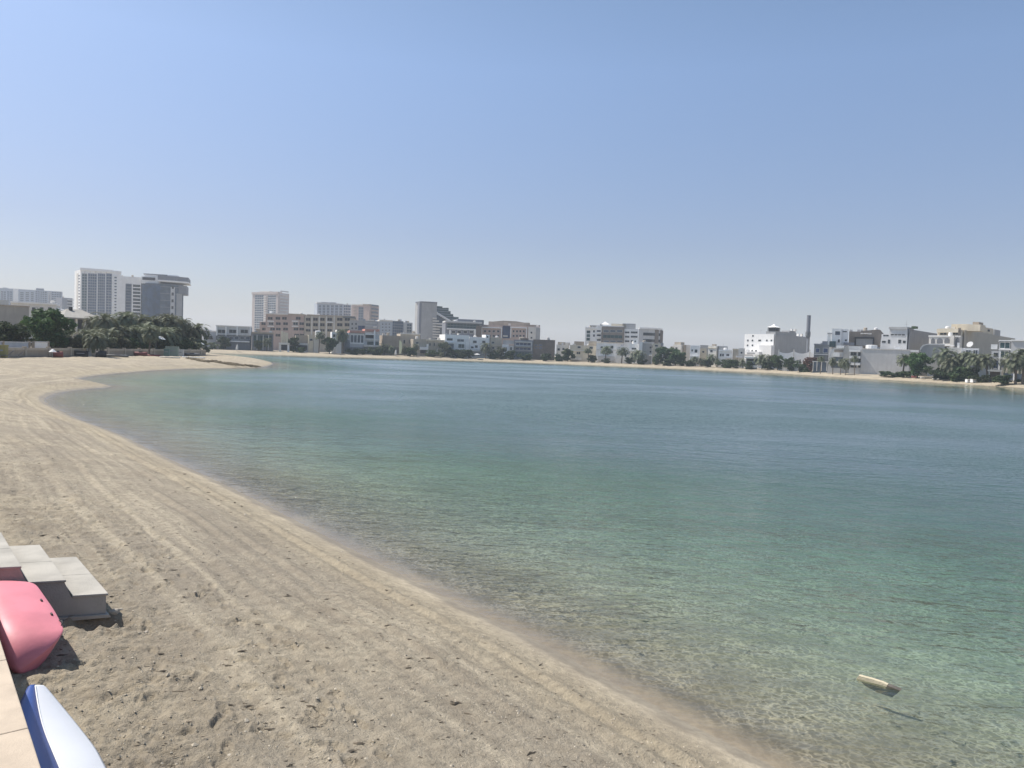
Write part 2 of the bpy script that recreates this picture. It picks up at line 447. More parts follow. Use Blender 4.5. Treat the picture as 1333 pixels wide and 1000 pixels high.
    nt.links.new(bp.outputs[0], gl.inputs['Normal'])
    fr = N(nt, 'ShaderNodeFresnel'); fr.inputs['IOR'].default_value = 1.333; nt.links.new(bp.outputs[0], fr.inputs['Normal'])
    mx = N(nt, 'ShaderNodeMixShader')
    nt.links.new(fr.outputs[0], mx.inputs[0]); nt.links.new(body.outputs[0], mx.inputs[1]); nt.links.new(gl.outputs[0], mx.inputs[2])
    nt.links.new(mx.outputs[0], out.inputs[0])
    return m
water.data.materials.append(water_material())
# ------------------------------------------------------------------ promenade wall, terrace, steps
def wl(t, n, z): return WP + WD * t + WN * n + Vector((0, 0, z))
concrete = mat('pale_concrete', (0.40, 0.375, 0.33), 0.88, 0.16, 1.8, 0.5, 40)
wallcap = mat('cream_plaster', (0.50, 0.41, 0.315), 0.85, 0.12, 3.0, 0.25, 60)
def strip(mb, t0, t1, n0, n1, z0, z1, k=1):
    a = [wl(t0, n0, 0), wl(t1, n0, 0), wl(t1, n1, 0), wl(t0, n1, 0)]
    return mb.plan([(p.x, p.y) for p in a], z0, z1)
pw = strip(MB(), -6, 3.55, -0.46, -0.03, 0.3, 1.84).build('promenade_wall', wallcap)
cap = MB(); 
for k in range(7): strip(cap, -6 + k * 1.36, -6 + k * 1.36 + 1.354, -0.49, 0.0, 1.843, 1.90)
capo = cap.build('coping', wallcap, pw)
md = capo.modifiers.new('bevel', 'BEVEL'); md.width = 0.008; md.segments = 2
tag(pw, 'low cream plastered wall edging the terrace at the bottom left corner', 'wall')
ter = strip(MB(), -9, 60, -9, -0.464, 0.2, 1.78); strip(ter, 6.2, 60, -0.464, -0.05, 0.2, 1.78)
tag(ter.build('terrace', concrete), kind='structure')

def par(mb, c, a, b, z0, z1):
    c = Vector(c); q = [c, c + a, c + a + b, c + b]
    return mb.plan([(p.x, p.y) for p in q], z0, z1)
sp_ = [(0, 1.04), (0, 1.27), (-.385, 1.27), (-.465, 1.47), (-.865, 1.47), (-.945, 1.67), (-1.33, 1.67), (-1.40, 1.855), (-2.5, 1.855), (-2.5, .7), (-.7, .7), (-.6, 1.04)]
def skew(prof, w0, w1, inset=0.0):
    mb = MB(); m_ = len(prof)
    P3 = [ST + E1 * a + E2 * w0 + Vector((0, 0, z)) for a, z in prof] + [ST + E1 * a + E2 * w1 + Vector((0, 0, z)) for a, z in prof]
    return mb.add([tuple(p) for p in P3], [tuple(range(m_)), tuple(range(2 * m_ - 1, m_ - 1, -1))] + [(i, i + m_, (i + 1) % m_ + m_, (i + 1) % m_) for i in range(m_)])
st = skew(sp_, 0, 2.0).build('concrete_steps', concrete)
tag(st, 'pale concrete steps leading from the terrace down to the sand', 'steps')
for a0, a1, z in ((-.378, .022, 1.271), (-.86, -.448, 1.471), (-1.325, -.93, 1.671)):
    for w0, w1 in ((-.02, .985), (.992, 2.02)):
        ts = skew([(a0, z), (a0, z + .028), (a1, z + .028), (a1, z)], w0, w1).build('tread_slab', concrete, st)
        md = ts.modifiers.new('bevel', 'BEVEL'); md.width = 0.007; md.segments = 2
ft = MB(); ft = skew([(-.66, .985), (-.62, 1.038), (.03, 1.036), (.05, 1.0)], -.05, 1.9)
fo = ft.build('footing', concrete, st)
# broken slab end in the hollow
def rock(name, loc, r, seed, m, sq=0.6, label=None, group=None):
    g = random.Random(seed); bm = bmesh.new(); bmesh.ops.create_icosphere(bm, subdivisions=2, radius=1)
    ax = [Vector((g.uniform(-1, 1), g.uniform(-1, 1), g.uniform(-1, 1))).normalized() for _ in range(9)]; cut = [g.uniform(.55, .9) for _ in ax]
    for v in bm.verts:
        for a, c in zip(ax, cut):
            d = v.co.dot(a)
            if d > c: v.co -= a * (d - c)
        v.co = Vector((v.co.x * r * g.uniform(.96, 1.04), v.co.y * r * 0.8, v.co.z * r * sq))
    me = bpy.data.meshes.new(name); bm.to_mesh(me); bm.free()
    o = link(name, me, m); o.location = (loc[0], loc[1], ground_z(loc[0], loc[1]) + r * sq * 0.35 if len(loc) < 3 else loc[2]); o.rotation_euler = (0, 0, g.uniform(0, 6))
    return tag(o, label, 'stone', group)
stone = mat('beach_stone', (0.46, 0.41, 0.34), 0.9, 0.2, 6, 0.5, 60)
for (px, py, r, lab) in ((150, 798, .075, 'rough beige stone at the corner of the concrete steps'), (157, 806, .04, 'smaller stone in the shadow beside the concrete steps'),
                         (191, 820, .05, 'pale rounded stone on the sand right of the step shadow'), (175, 812, .035, 'sand coloured stone between the steps and the paler stone'),
                         (48, 902, .045, 'pale stone on the sand at the nose of the white board'), (300, 984, .03, 'small white stone on the sand at the bottom edge of the photo'),
                         (254, 773, .022, 'white shell fragment on the sand right of the steps'), (300, 735, .03, 'bright shell piece lying further up the beach')):
    p = G(px, py, 1.0); p = G(px, py, ground_z(p.x, p.y))
    rock('stone', (p.x, p.y), r, px, stone, .6, lab)

# ------------------------------------------------------------------ kayak lying against the wall
def loft(sections, cap=True):
    mb = MB(); n = len(sections[0])
    for s in sections: mb.v += [tuple(p) for p in s]
    for i in range(len(sections) - 1):
        for j in range(n):
            mb.f.append((i * n + j, i * n + (j + 1) % n, (i + 1) * n + (j + 1) % n, (i + 1) * n + j))
    if cap: mb.f += [tuple(range(n)), tuple(range((len(sections) - 1) * n, len(sections) * n))]
    return mb
kp = mat('pink_plastic', (0.70, 0.235, 0.275), 0.5, 0.10, 2.5, 0.08, 30, spec=0.45)
kd = mat('red_plastic', (0.50, 0.085, 0.11), 0.45, 0.08, 2.5, 0.08, 30, spec=0.4)
kroot = empty('kayak', (0, 0, 0), 0, 'pink plastic kayak lying hull up on the sand beside the wall', 'kayak')
KL = 2.0
def kayak_dims(x):
    t = x / KL
    e = max(0, 1 - max(0, (t - .72) / .28) ** 2.2) ** .5
    b = .31 * max(0, 1 - (1 - min(t / .34, 1)) ** 2.2) ** .6 * e + .004
    d = .48 * max(0, 1 - (1 - min(t / .12, 1)) ** 2.0) ** .55 * e + .006
    return b, d
def kayak_secs():
    secs = []
    for i in range(31):
        x = KL * (.5 - .5 * math.cos(math.pi * i / 30)); b, d = kayak_dims(x); rk = -.05 * max(0, 1 - x / .9) ** 2
        prof = [(-1, 0), (-1.02, .10), (-.98, .24), (-.80, .44), (-.50, .68), (-.18, .90), (-.02, .997), (.02, .997), (.18, .90), (.50, .68), (.80, .44), (.98, .24), (1.02, .10), (1, 0)]
        sec = [(x, a * b, q * d + rk) for a, q in prof] + [(x, a * b, rk - q * d * .35) for a, q in ((.8, .25), (.4, .55), (-.4, .55), (-.8, .25))]
        secs.append(sec)
    return secs
hull = loft(kayak_secs()).build('hull', kp, kroot, True)
md = hull.modifiers.new('subdivision', 'SUBSURF'); md.levels = 1; md.render_levels = 2
def on_hull(x, a, off=.0):
    """point on the hull side: a = -1 lower sheer .. 0 keel .. 1 upper sheer"""
    b, d = kayak_dims(x); s = 1 if a >= 0 else -1; q = abs(a)
    tb = [(0, .997), (.18, .90), (.5, .68), (.8, .44), (.98, .24), (1.0, 0)]
    for (a0, z0), (a1, z1) in zip(tb, tb[1:]):
        if q <= a1: z = z0 + (z1 - z0) * (q - a0) / (a1 - a0); break
    return (x, a * b * (1 + off), z * d * (1 + off) - .05 * max(0, 1 - x / .9) ** 2)
dark = mat('dark_rubber', (0.03, 0.028, 0.03), 0.6)
for x, a in ((.55, .16), (.95, .20)):
    p = Vector(on_hull(x, a, .012)); q = Vector(on_hull(x + .05, a, .012))
    MB().tube([tuple(p), tuple(q)], [.011, .011], 8).build('scupper_hole', dark, kroot, True)
p = [on_hull(.30 + .03 * i, .06, .02 + .05 * math.sin(math.pi * i / 4)) for i in range(5)]
MB().tube(p, [.005] * 5, 6).build('handle', dark, kroot, True)
kt = G(25, 868, 1.12)
kroot.location = (kt.x + .06, kt.y + .0, 1.12)
kroot.rotation_euler = (R(61), R(-6.5), R(134))

# ------------------------------------------------------------------ paddle board
bw = mat('white_board_skin', (0.72, 0.73, 0.76), 0.35, 0.03, 1.5, 0.04, 12)
bb = mat('blue_board_band', (0.05, 0.095, 0.31), 0.4, 0.06, 2.0)
bl = mat('board_edge', (0.80, 0.80, 0.80), 0.4, 0.03)
broot = empty('paddle_board', (0, 0, 0), 0, 'white paddle board with a blue side band leaning by the cream wall', 'paddle board')
LB = 3.0
def bw_half(x): 
    t = min(max((x + .17) / LB, 0), 1)
    return 0.30 * (1 - (1 - min(t / 0.42, 1)) ** 1.8) ** 0.95 if t < .42 else 0.30 * (1 - max(0, (t - .62) / .38) ** 2.4 * 0.8)
def board_secs(lo_, hi_, zt, zb):
    secs = []
    for i in range(31):
        x = LB * (i / 30) ** 1.5; w = max(bw_half(x), .004); rk = 0.11 * max(0, 1 - x / 0.9) ** 2
        a, b = max(-w, lo_) if lo_ is not None else -w, min(w, hi_) if hi_ is not None else w
        if b - a < .004: b = a + .004
        e = min(.03, (b - a) * .3)
        secs.append([(x, a, rk + zb + .02), (x, a, rk + zt - .02), (x, a + e, rk + zt), (x, (a + b) / 2, rk + zt + .004), (x, b - e, rk + zt), (x, b, rk + zt - .02), (x, b, rk + zb + .02), (x, b - e, rk + zb), (x, a + e, rk + zb)])
    return secs
deck = loft(board_secs(None, None, .10, .0)).build('deck', bw, broot, True)
# blue band: its own thin skin, on the side towards the wall
def band_secs():
    secs = []
    for i in range(31):
        x = LB * (i / 30) ** 1.5; w = max(bw_half(x), .004); rk = 0.11 * max(0, 1 - x / 0.9) ** 2
        lim = -0.035 + 0.01 * max(0, 1 - x / .6) ** 1.2
        a, b = -w - .003, max(min(lim, w), -w + .004)
        secs.append([(x, a, rk + .015), (x, a, rk + .083), (x, a + min(.03, (b - a) * .3), rk + .1035), (x, b, rk + .107), (x, b, rk + .09), (x, a + .004, rk + .05)])
    return secs
loft(band_secs()).build('side_band', bb, broot, True)
pts = []
for i in range(1, 31):
    x = LB * (i / 30) ** 1.5; w = bw_half(x); rk = 0.11 * max(0, 1 - x / 0.9) ** 2
    lim = -0.035 + 0.01 * max(0, 1 - x / .6) ** 1.2
    pts.append((x, max(min(lim, w - .004), -w + .006), rk + .107))
MB().tube(pts, [.006] * len(pts), 6).build('seam', bl, broot, True)
bn = G(40, 906, 1.36); bt = G(83, 1000, 1.36)
broot.location = (bn.x, bn.y, 1.24)
broot.rotation_euler = (R(-15), R(1.5), math.atan2(bt.y - bn.y, bt.x - bn.x))

# ------------------------------------------------------------------ plank in the shallows, small litter of the beach
pk = G(1139, 887, 0.02)
plank = empty('driftwood_plank', (pk.x, pk.y, 0.0), R(-38), 'short pale driftwood plank floating in the clear shallow water', 'driftwood')
wood = mat('bleached_wood', (0.62, 0.54, 0.38), 0.7, 0.15, 8, 0.4, 30); wetwood = mat('wet_wood', (0.13, 0.11, 0.085), 0.5, 0.2, 8, 0.3, 30)
MB().prism([(-.24, .0), (-.21, .05), (-.05, .052), (.10, .045), (.17, .03), (.15, -.02), (-.22, -.03)], -.035, .03).build('dry_face', wood, plank)
MB().prism([(-.16, -.034), (.14, -.024), (.175, .026), (.34, .004), (.30, -.05), (.24, -.12), (.05, -.11), (-.1, -.07)], -.05, .045).build('sodden_end', wetwood, plank)

peb = MB(); g = random.Random(12)
for i in range(5200):
    t = g.uniform(0, 1); px = g.uniform(-40, 1000); py = g.uniform(500, 1010) if i % 3 else g.uniform(640, 1010)
    p = G(px, py, 1.0)
    if p.y > 40 or p.y < 3: continue
    ri = min(len(RAD) - 1, int(np.searchsorted(RAD, math.hypot(p.x, p.y)))); ai = int((math.atan2(p.x, p.y) - AZ[0]) / daz)
    if S[ri, ai] < 0.5: continue
    r = g.uniform(.004, .013) * (1 + (p.y / 30)) * (2.0 if g.random() < .04 else 1)
    z = float(Z[ri, ai]); c = len(peb.v); k = 5; a0 = g.uniform(0, 6)
    peb.v += [(p.x + math.cos(a0 + 6.283 * j / k) * r * g.uniform(.7, 1.3), p.y + math.sin(a0 + 6.283 * j / k) * r * g.uniform(.6, 1.2), z - .003) for j in range(k)]
    peb.v.append((p.x + g.uniform(-.3, .3) * r, p.y + g.uniform(-.3, .3) * r, z + r * g.uniform(.4, .9)))
    peb.f += [(c + j, c + (j + 1) % k, c + k) for j in range(k)]
tag(peb.build('shell_gravel', mat('shell_grit', (0.44, 0.385, 0.30), 0.9, 0.45, 9)), kind='stuff')
deb = MB()
for i in range(1500):
    px = g.uniform(-30, 900); py = g.uniform(540, 1005); p = G(px, py, 1.0)
    ri = min(len(RAD) - 1, int(np.searchsorted(RAD, math.hypot(p.x, p.y)))); ai = int((math.atan2(p.x, p.y) - AZ[0]) / daz)
    if p.y > 30 or S[ri, ai] < 0.8: continue
    ln = g.uniform(.012, .045) * (1 + p.y / 25) * (2.2 if g.random() < .10 else 1); a = g.gauss(.15, .45); z = float(Z[ri, ai]) + .003
    w = ln * g.uniform(.10, .3); cv = g.uniform(-.4, .4)
    q = [Vector((p.x, p.y, z)) + Vector((math.cos(a + cv * s) * ln * s, math.sin(a + cv * s) * ln * s + g.uniform(-.5, .5) * w, g.uniform(0, .006))) for s in (-.5, -.15, .2, .5)]
    deb.tube(q, [w * .15, w * .5, w * .35, w * .1], 4)
tag(deb.build('weed_and_shadow_dashes', mat('weed_shadow_brown', (0.15, 0.122, 0.088), 0.9, 0.5, 5)), kind='stuff')  # dark dashes: weed scraps, plus small sand shadows put into their colour
# ------------------------------------------------------------------ building kit
ALL = []
class Bld:
    """a building whose front runs from sight line xl to xr at forward distances dl, dr; parts are measured on that front"""
    def __init__(s, name, label, cat, xl, xr, dl, dr=None, group=None, z=1.35, tau=None):
        dr = dl if dr is None else dr
        s.A = column(xl, dl, z); s.B = column(xr, dr, z)
        d = (s.B - s.A); d.z = 0
        raw = math.atan2(-d.y, d.x); phi = math.atan2(s.B.x, s.B.y)
        t = R(tau) if tau is not None else (min(raw, phi - R(1)) if phi > 0 else raw)
        if t != raw:                         # turn the front about its left end
            d = Vector((math.cos(t), -math.sin(t), 0)); q = ray(xr, 470)
            k = (s.A.y * q.x - s.A.x * q.y) / (d.x * q.y - d.y * q.x)
            s.B = s.A + d * k; d = d * k
        s.W = d.length; s.u = d.normalized(); s.v = Vector((-s.u.y, s.u.x, 0)); s.z = z
        s.root = empty(name, s.A, math.atan2(d.y, d.x), label, cat, group)
        s.n = 0; s.roofs = []; ALL.append(s)
    def loc(s, px, py, v=0.0):
        d = ray(px, py); p0 = s.A + s.v * v
        t = (p0 - CAM).dot(s.v) / d.dot(s.v); h = CAM + d * t
        return (h - s.A).dot(s.u), h.z - s.z
    def rect(s, x0, y0, x1, y1, v=0.0):
        ym, xm = (y0 + y1) / 2, (x0 + x1) / 2
        return s.loc(x0, ym, v)[0], s.loc(xm, y1, v)[1], s.loc(x1, ym, v)[0], s.loc(xm, y0, v)[1]
    def vside(s, u, px):                       # how deep the right-hand side wall at u must run to end in column px
        d = ray(px, 470); 
        a, b = d.x, d.y; p = s.A + s.u * u
        # p + v*t on the sight line: (p.x+v.x t)*b = (p.y+v.y t)*a
        return (p.y * a - p.x * b) / (s.v.x * b - s.v.y * a)
    def vol(s, part, x0, y0, x1, m, depth=10.0, v=0.0, y1=None, side=None, parapet=0.0):
        u0, zb, u1, zt = s.rect(x0, y0, x1, y1 if y1 is not None else y0 + 5, v)
        if y1 is None: zb = -2.0
        if side is not None: depth = max(2.0, s.vside(u1, side) - v)
        mb = MB()
        if y1 is None and depth > 4.5: s.roofs.append((u0, u1, v, depth, zt - parapet))
        if parapet:
            mb.box(u0, v, zb, u1, v + depth, zt - parapet)
            t = .25
            mb.box(u0, v, zt - parapet + .002, u1, v + t, zt); mb.box(u0, v + depth - t, zt - parapet + .002, u1, v + depth, zt)
            mb.box(u0, v + t + .002, zt - parapet + .002, u0 + t, v + depth - t - .002, zt); mb.box(u1 - t, v + t + .002, zt - parapet + .002, u1, v + depth - t - .002, zt)
        else: mb.box(u0, v, zb, u1, v + depth, zt)
        return mb.build(part, m, s.root)
    def slab(s, part, x0, y0, x1, y1, m, out=0.15, back=0.0, v=0.0):     # proud of the front by out, running back past it
        u0, z0, u1, z1 = s.rect(x0, y0, x1, y1, v)
        s.n += 1; e = 0.0015 * (s.n % 7)
        return MB().box(u0 - e, v - out - e, z0 - e, u1 + e, v + back, z1 + e).build(part, m, s.root)
    def win(s, x0, y0, x1, y1, v=0.0, nx=1, ny=1, fm=None, gm=None, name='window', t=None):
        u0, z0, u1, z1 = s.rect(x0, y0, x1, y1, v)
        w, h = u1 - u0, z1 - z0; t = t if t is not None else min(.12, w * .07, h * .09)
        fr = MB(); a, b = v - .07, v + .03
        fr.box(u0, a, z0, u1, b, z0 + t); fr.box(u0, a, z1 - t, u1, b, z1)
        fr.box(u0, a, z0 + t + .002, u0 + t, b, z1 - t - .002); fr.box(u1 - t, a, z0 + t + .002, u1, b, z1 - t - .002)
        for i in range(1, nx):
            c = u0 + w * i / nx; fr.box(c - t * .4, a + .01, z0 + t + .002, c + t * .4, b, z1 - t - .002)
        for i in range(1, ny):
            c = z0 + h * i / ny; fr.box(u0 + t + .002, a + .015, c - t * .4, u1 - t - .002, b, c + t * .4)
        f = fr.build(name, fm or FRAME, s.root)
        MB().box(u0 + t * .6, v - .035, z0 + t * .6, u1 - t * .6, v + .02, z1 - t * .6).build('pane', gm or GLASS, f)
        return f
    def grid(s, x0, y0, x1, y1, nx, ny, fx=.6, fy=.55, v=0.0, skip=(), **k):
        dx, dy = (x1 - x0) / nx, (y1 - y0) / ny
        for j in range(ny):
            for i in range(nx):
                if (i, j) in skip: continue
                cx, cy = x0 + dx * (i + .5), y0 + dy * (j + .5)
                s.win(cx - dx * fx / 2, cy - dy * fy / 2, cx + dx * fx / 2, cy + dy * fy / 2, v, **k)
    def curtain(s, x0, y0, x1, y1, nx, ny, fm, gm, v=0.0, name='glazing', t=.25, out=.12):   # one glazed bay: bars and its panes
        u0, z0, u1, z1 = s.rect(x0, y0, x1, y1, v)
        fr = MB()
        for i in range(nx + 1):
            c = u0 + (u1 - u0) * i / nx; fr.box(c - t / 2, v - out - .02, z0, c + t / 2, v + .02, z1)
        for j in range(ny + 1):
            c = z0 + (z1 - z0) * j / ny; fr.box(u0, v - out, c - t, u1, v + .015, c + t)
        f = fr.build(name, fm, s.root)
        MB().box(u0 + .01, v - .05, z0 + .01, u1 - .01, v + .01, z1 - .01).build('pane', gm, f)
        return f
    def side_win(s, u, x0, y0, x1, y1, v0, v1, m=None):  # window on the right-hand side wall, v0..v1 back, y0..y1 at column x1
        z0, z1 = s.loc(x1, y1)[1], s.loc(x1, y0)[1]
        f = MB().box(u - .02, v0, z0, u + .06, v1, z1).build('window', FRAME, s.root)
        MB().box(u - .01, v0 + .12, z0 + .12, u + .075, v1 - .12, z1 - .12).build('pane', m or GLASS, f)
    def tank(s, px, py, v, r=.9, h=1.3, m=None, part='water_tank'):
        u, z = s.loc(px, py, v)
        mb = MB(); mb.tube([(u, v, z - h), (u, v, z - .15), (u, v, z - .05), (u, v, z)], [r, r, r * .8, r * .3], 12)
        return mb.build(part, m or WHITE, s.root)
    def box(s, part, px, py, v, w, d, h, m):             # rooftop box whose top is seen at px, py
        u, z = s.loc(px, py, v)
        return MB().box(u - w / 2, v, z - h, u + w / 2, v + d, z).build(part, m, s.root)
    def dish(s, px, py, v, r, m):
        u, z = s.loc(px, py, v); mb = MB()
        mb.tube([(u, v, z), (u - .1, v - .15, z + .1), (u - .25, v - .4, z + .25)], [.1, r * .7, r], 12)
        mb.tube([(u, v, z - 1.4), (u, v, z)], [.06, .06], 6)
        return mb.build('satellite_dish', m, s.root)

FRAME = mat('pale_frame', (0.55, 0.55, 0.54), 0.6, .05)
DFRAME = mat('dark_frame', (0.06, 0.065, 0.07), 0.5, .05)
def glass(name, col, rough=.14): return mat(name, col, rough, .35, .25, spec=.55)
GLASS = glass('dark_glass', (0.03, 0.036, 0.042)); BLUEGLASS = glass('blue_glass', (0.035, 0.065, 0.12)); TEAL = glass('teal_glass', (0.03, 0.07, 0.075))
GREYGLASS = glass('grey_glass', (0.07, 0.09, 0.12), .2); NAVY = glass('navy_glass', (0.03, 0.05, 0.12))
WHITE = mat('white_render', (0.82, 0.81, 0.79), .8, .05, .25); OFFW = mat('off_white_render', (0.66, 0.63, 0.58), .85, .07, .25)
CREAM = mat('cream_render', (0.62, 0.55, 0.43), .85, .08, .25); BEIGE = mat('beige_render', (0.46, 0.40, 0.32), .85, .10, .25)
TAN = mat('tan_render', (0.36, 0.30, 0.235), .85, .10, .25); PINK = mat('pink_beige_render', (0.47, 0.36, 0.31), .85, .08, .25)
GREY = mat('grey_render', (0.36, 0.36, 0.36), .85, .07, .25); LGREY = mat('light_grey_render', (0.52, 0.52, 0.52), .85, .06, .25)
DGREY = mat('dark_grey_cladding', (0.15, 0.155, 0.165), .7, .08, .25); SLATE = mat('slate_cladding', (0.19, 0.20, 0.23), .7, .08, .25)
DUSTY = mat('dusty_grey_render', (0.34, 0.32, 0.285), .85, .08, .25); BROWN = mat('brown_stone', (0.155, 0.125, 0.105), .8, .15, .5); BRNCLAD = mat('brown_cladding', (0.23, 0.195, 0.165), .75, .08, .4)
BLUEW = mat('pale_blue_cladding', (0.38, 0.42, 0.48), .7, .06, .1); TERRA = mat('salmon_roof_tile', (0.50, 0.25, 0.20), .8, .12, .8)
DARK = mat('deep_opening', (0.035, 0.035, 0.04), .8, .2); STEEL = mat('grey_steel', (0.30, 0.31, 0.33), .5, .05, metallic=.3)

# ------------------------------------------------------------------ towers behind the left grove
b = Bld('apartment_block', 'long low pale blue apartment block at the far left behind the houses', 'apartment block', -14, 81, 1000, 1040)
b.vol('wall', -14, 377, 81, BLUEW, 22, parapet=1.5)
for x0, x1, y0, gm in ((-12, 0, 379, GREYGLASS), (1, 8, 379, GREYGLASS), (9, 16, 379, BLUEGLASS), (26, 31, 380, GREYGLASS), (33, 38, 380, GREYGLASS), (40, 44, 380, GREYGLASS), (46, 61, 379, GREYGLASS), (67, 80, 380, GREYGLASS)):
    b.curtain(x0, y0, x1, 400, max(1, int((x1 - x0) / 3)), 8, BLUEW, gm, t=.45)
b.slab('stair_tower', 17.2, 376, 24, 398, WHITE, 1.5, 4)
b.box('plant_room', 7, 374.5, 6, 5, 5, 3, LGREY); b.box('plant_room', 52, 375.5, 6, 9, 5, 2.5, SLATE)
for k in range(3): b.slab('balcony_stack', 62.5 + k * 1.6, 380, 63.3 + k * 1.6, 400, OFFW, .9)
b = Bld('unfinished_block', 'low grey building shell with open floors beside the white glass tower', 'building', 81, 96, 900, 910)
b.vol('wall', 81, 388, 94.5, SLATE, 18)
for y in (390, 394, 398): b.slab('floor_slab', 87, y, 95.5, y + 1, LGREY, 2.0)
for y in (391.2, 395.2): b.slab('opening', 88, y, 94, y + 2.4, DARK, .05)

b = Bld('glass_tower', 'tall white framed glass tower left of the curved dark hotel', 'office tower', 105, 158, 640, 655)
b.vol('wall', 105, 352.5, 158, WHITE, 30)
for i, x in enumerate((106.5, 114.4, 127.2, 138)):
    x1 = (113, 125.6, 136.6, 145.2)[i]
    b.curtain(x, 356.5, x1, 410, 2 if x1 - x < 8 else 4, 15, STEEL, (TEAL, BLUEGLASS, BLUEGLASS, BLUEGLASS)[i], t=.3)
for k in range(13): 
    y = 359 + k * 3.9; b.slab('balcony', 147.5, y, 152, y + 1.5, WHITE, 1.0); b.slab('opening', 149, y + 1.6, 152, y + 3.4, GREYGLASS, .05)
b.slab('crown', 104.2, 350.2, 147, 353.2, WHITE, .8, 12); b.slab('crown', 147.2, 353.0, 158, 355.5, WHITE, .6, 10)
for k in range(5): b.slab('crown_post', 110 + 7 * k, 353.4, 111 + 7 * k, 356, OFFW, .5)
s_ = Bld('side_wing', 'narrow white wing on the left of the glass tower', 'office tower', 97.2, 104.9, 655, 640)
for part in (s_.vol('wall', 97.2, 352, 104.9, WHITE, 22), ): pass
s_.slab('recess', 99.6, 356, 101.6, 405, OFFW, .3)
s_.grid(102, 357, 104.4, 404, 1, 12, .8, .5, name='window')
# the wing belongs to the tower
for ch in list(s_.root.children):
    mw = Matrix.Translation(s_.A) @ Matrix.Rotation(s_.root.rotation_euler.z, 4, 'Z'); mr = Matrix.Translation(b.A) @ Matrix.Rotation(b.root.rotation_euler.z, 4, 'Z')
    ch.parent = b.root; ch.matrix_basis = mr.inverted() @ mw
    if ch.name.startswith('wall'): ch.name = 'side_wing'
bpy.data.objects.remove(s_.root); ALL.remove(s_)

b = Bld('hotel', 'dark curved glass hotel with white frame and overhanging roof deck', 'hotel', 152, 240, 560, 575)
cv = []
for i in range(9):                        # the bowed glass front right of the white frame
    t = i / 8; u = s0 = None
uL = b.loc(184, 400)[0]; uR = b.loc(238.5, 400)[0]; zt = b.loc(212, 370)[1]
pts = [(uL + (uR - uL) * i / 12, -5.0 * math.sin(math.pi * (i / 12) ** .8) ) for i in range(13)]
mb = MB().plan(pts + [(uR - 2, 24), (uL, 24)], -2, zt); mb.build('glass_front', GREYGLASS, b.root)
fl = MB()
for k in range(9):
    z = zt * (k + .55) / 9.0
    fl.plan([(u, v - .12) for u, v in pts] + [(uR - .5, .4), (uL + .1, .4)], z, z + .35)
fl.build('floor_band', SLATE, b.root)
def bow(t0, t1, m, part, o, z0, z1):
    q = [(uL + (uR - uL) * (t0 + (t1 - t0) * i / 5), -5.0 * math.sin(math.pi * (t0 + (t1 - t0) * i / 5) ** .8)) for i in range(6)]
    return MB().plan([(u, v - o) for u, v in q] + [(u, v + .3) for u, v in reversed(q)], z0, z1).build(part, m, b.root)
bow(.02, .46, BLUEGLASS, 'blue_glazing', .20, 0, zt - 1.5)
bow(.70, .80, LGREY, 'window_strip', .28, 0, zt - 2)
for k in range(9): 
    z = zt * (k + .35) / 9; bow(.725, .775, DARK, 'window', .34, z, z + 2.2)
bow(.84, .97, GREY, 'side_facing', .22, 0, zt - 6.5)
b.vol('wall', 152, 360.2, 183.8, WHITE, 24)
b.curtain(163.5, 370, 171, 408, 1, 10, SLATE, GREYGLASS, t=.3)
for k in range(9): b.win(172.8, 370.5 + k * 4.5, 183, 374 + k * 4.5, 0, 1, 1, WHITE, GLASS)
b.vol('upper_glass', 229, 372, 243, SLATE, 20, -1.4, 383)
zr = b.loc(212, 369)[1]; u2 = b.loc(246, 366)[0]; u1 = b.loc(206.5, 366)[0]
q = [(u1 + (u2 - u1) * i / 10, -6.2 * math.sin(math.pi * (.28 + .66 * i / 10) ** .8) - 1) for i in range(11)]
MB().plan(q + [(u2, 24), (u1, 24)], zr + .9, zr + 2.0).build('roof_deck_edge', WHITE, b.root)
MB().plan([(x - .3 if x > u2 - 2 else x, y + .4) for x, y in q] + [(u2 - .4, 23.5), (u1, 23.5)], zr + 2.003, zr + 5.2).build('roof_screen', SLATE, b.root)
b.vol('parapet', 184, 360.5, 208, WHITE, 20, -2.2, 369.5)
b.slab('dark_sign_band', 186, 361.5, 202.5, 365, DARK, 2.45)
b.vol('penthouse', 188, 357.6, 232, WHITE, 10, 4, 366); b.slab('penthouse_roof', 187, 357, 218, 358.2, SLATE, 1, 12, 4)
b.box('plant_room', 232.5, 361, 3, 6, 5, 4, SLATE)

# houses behind the left wall
b = Bld('flat_house', 'plain grey beige flat roofed house at the left edge behind dark trees', 'house', -40, 38, 210, 218)
b.vol('wall', -40, 397.5, 38, DUSTY, 16, parapet=.8); b.slab('roof_slab', -38, 390, 11, 396, OFFW, .6, 8, 3)
b.slab('roof_edge', -40, 396.6, 38.6, 398.2, TAN, .3)
b.win(4, 426, 16, 440, nx=2)
b = Bld('low_villa', 'long pale flat villa roof seen above the big green tree', 'villa', 14, 76, 262, 268)
b.vol('wall', 14, 395, 73, OFFW, 14); b.slab('roof_edge', 13.5, 393.6, 74, 395.6, WHITE, .5, 10)
b.grid(18, 398, 70, 408, 5, 1, .5, .6); b.tank(74, 401, 3); b.tank(80, 402.5, 3); b.tank(85, 404, 3)
b = Bld('pavilion_house', 'house with a pale sloping roof and dark porch behind the left palms', 'house', 80, 128, 215, 222)
b.vol('wall', 84, 413, 124, BEIGE, 12)
u0, z0, u1, z1 = b.rect(79, 402.5, 129, 414)
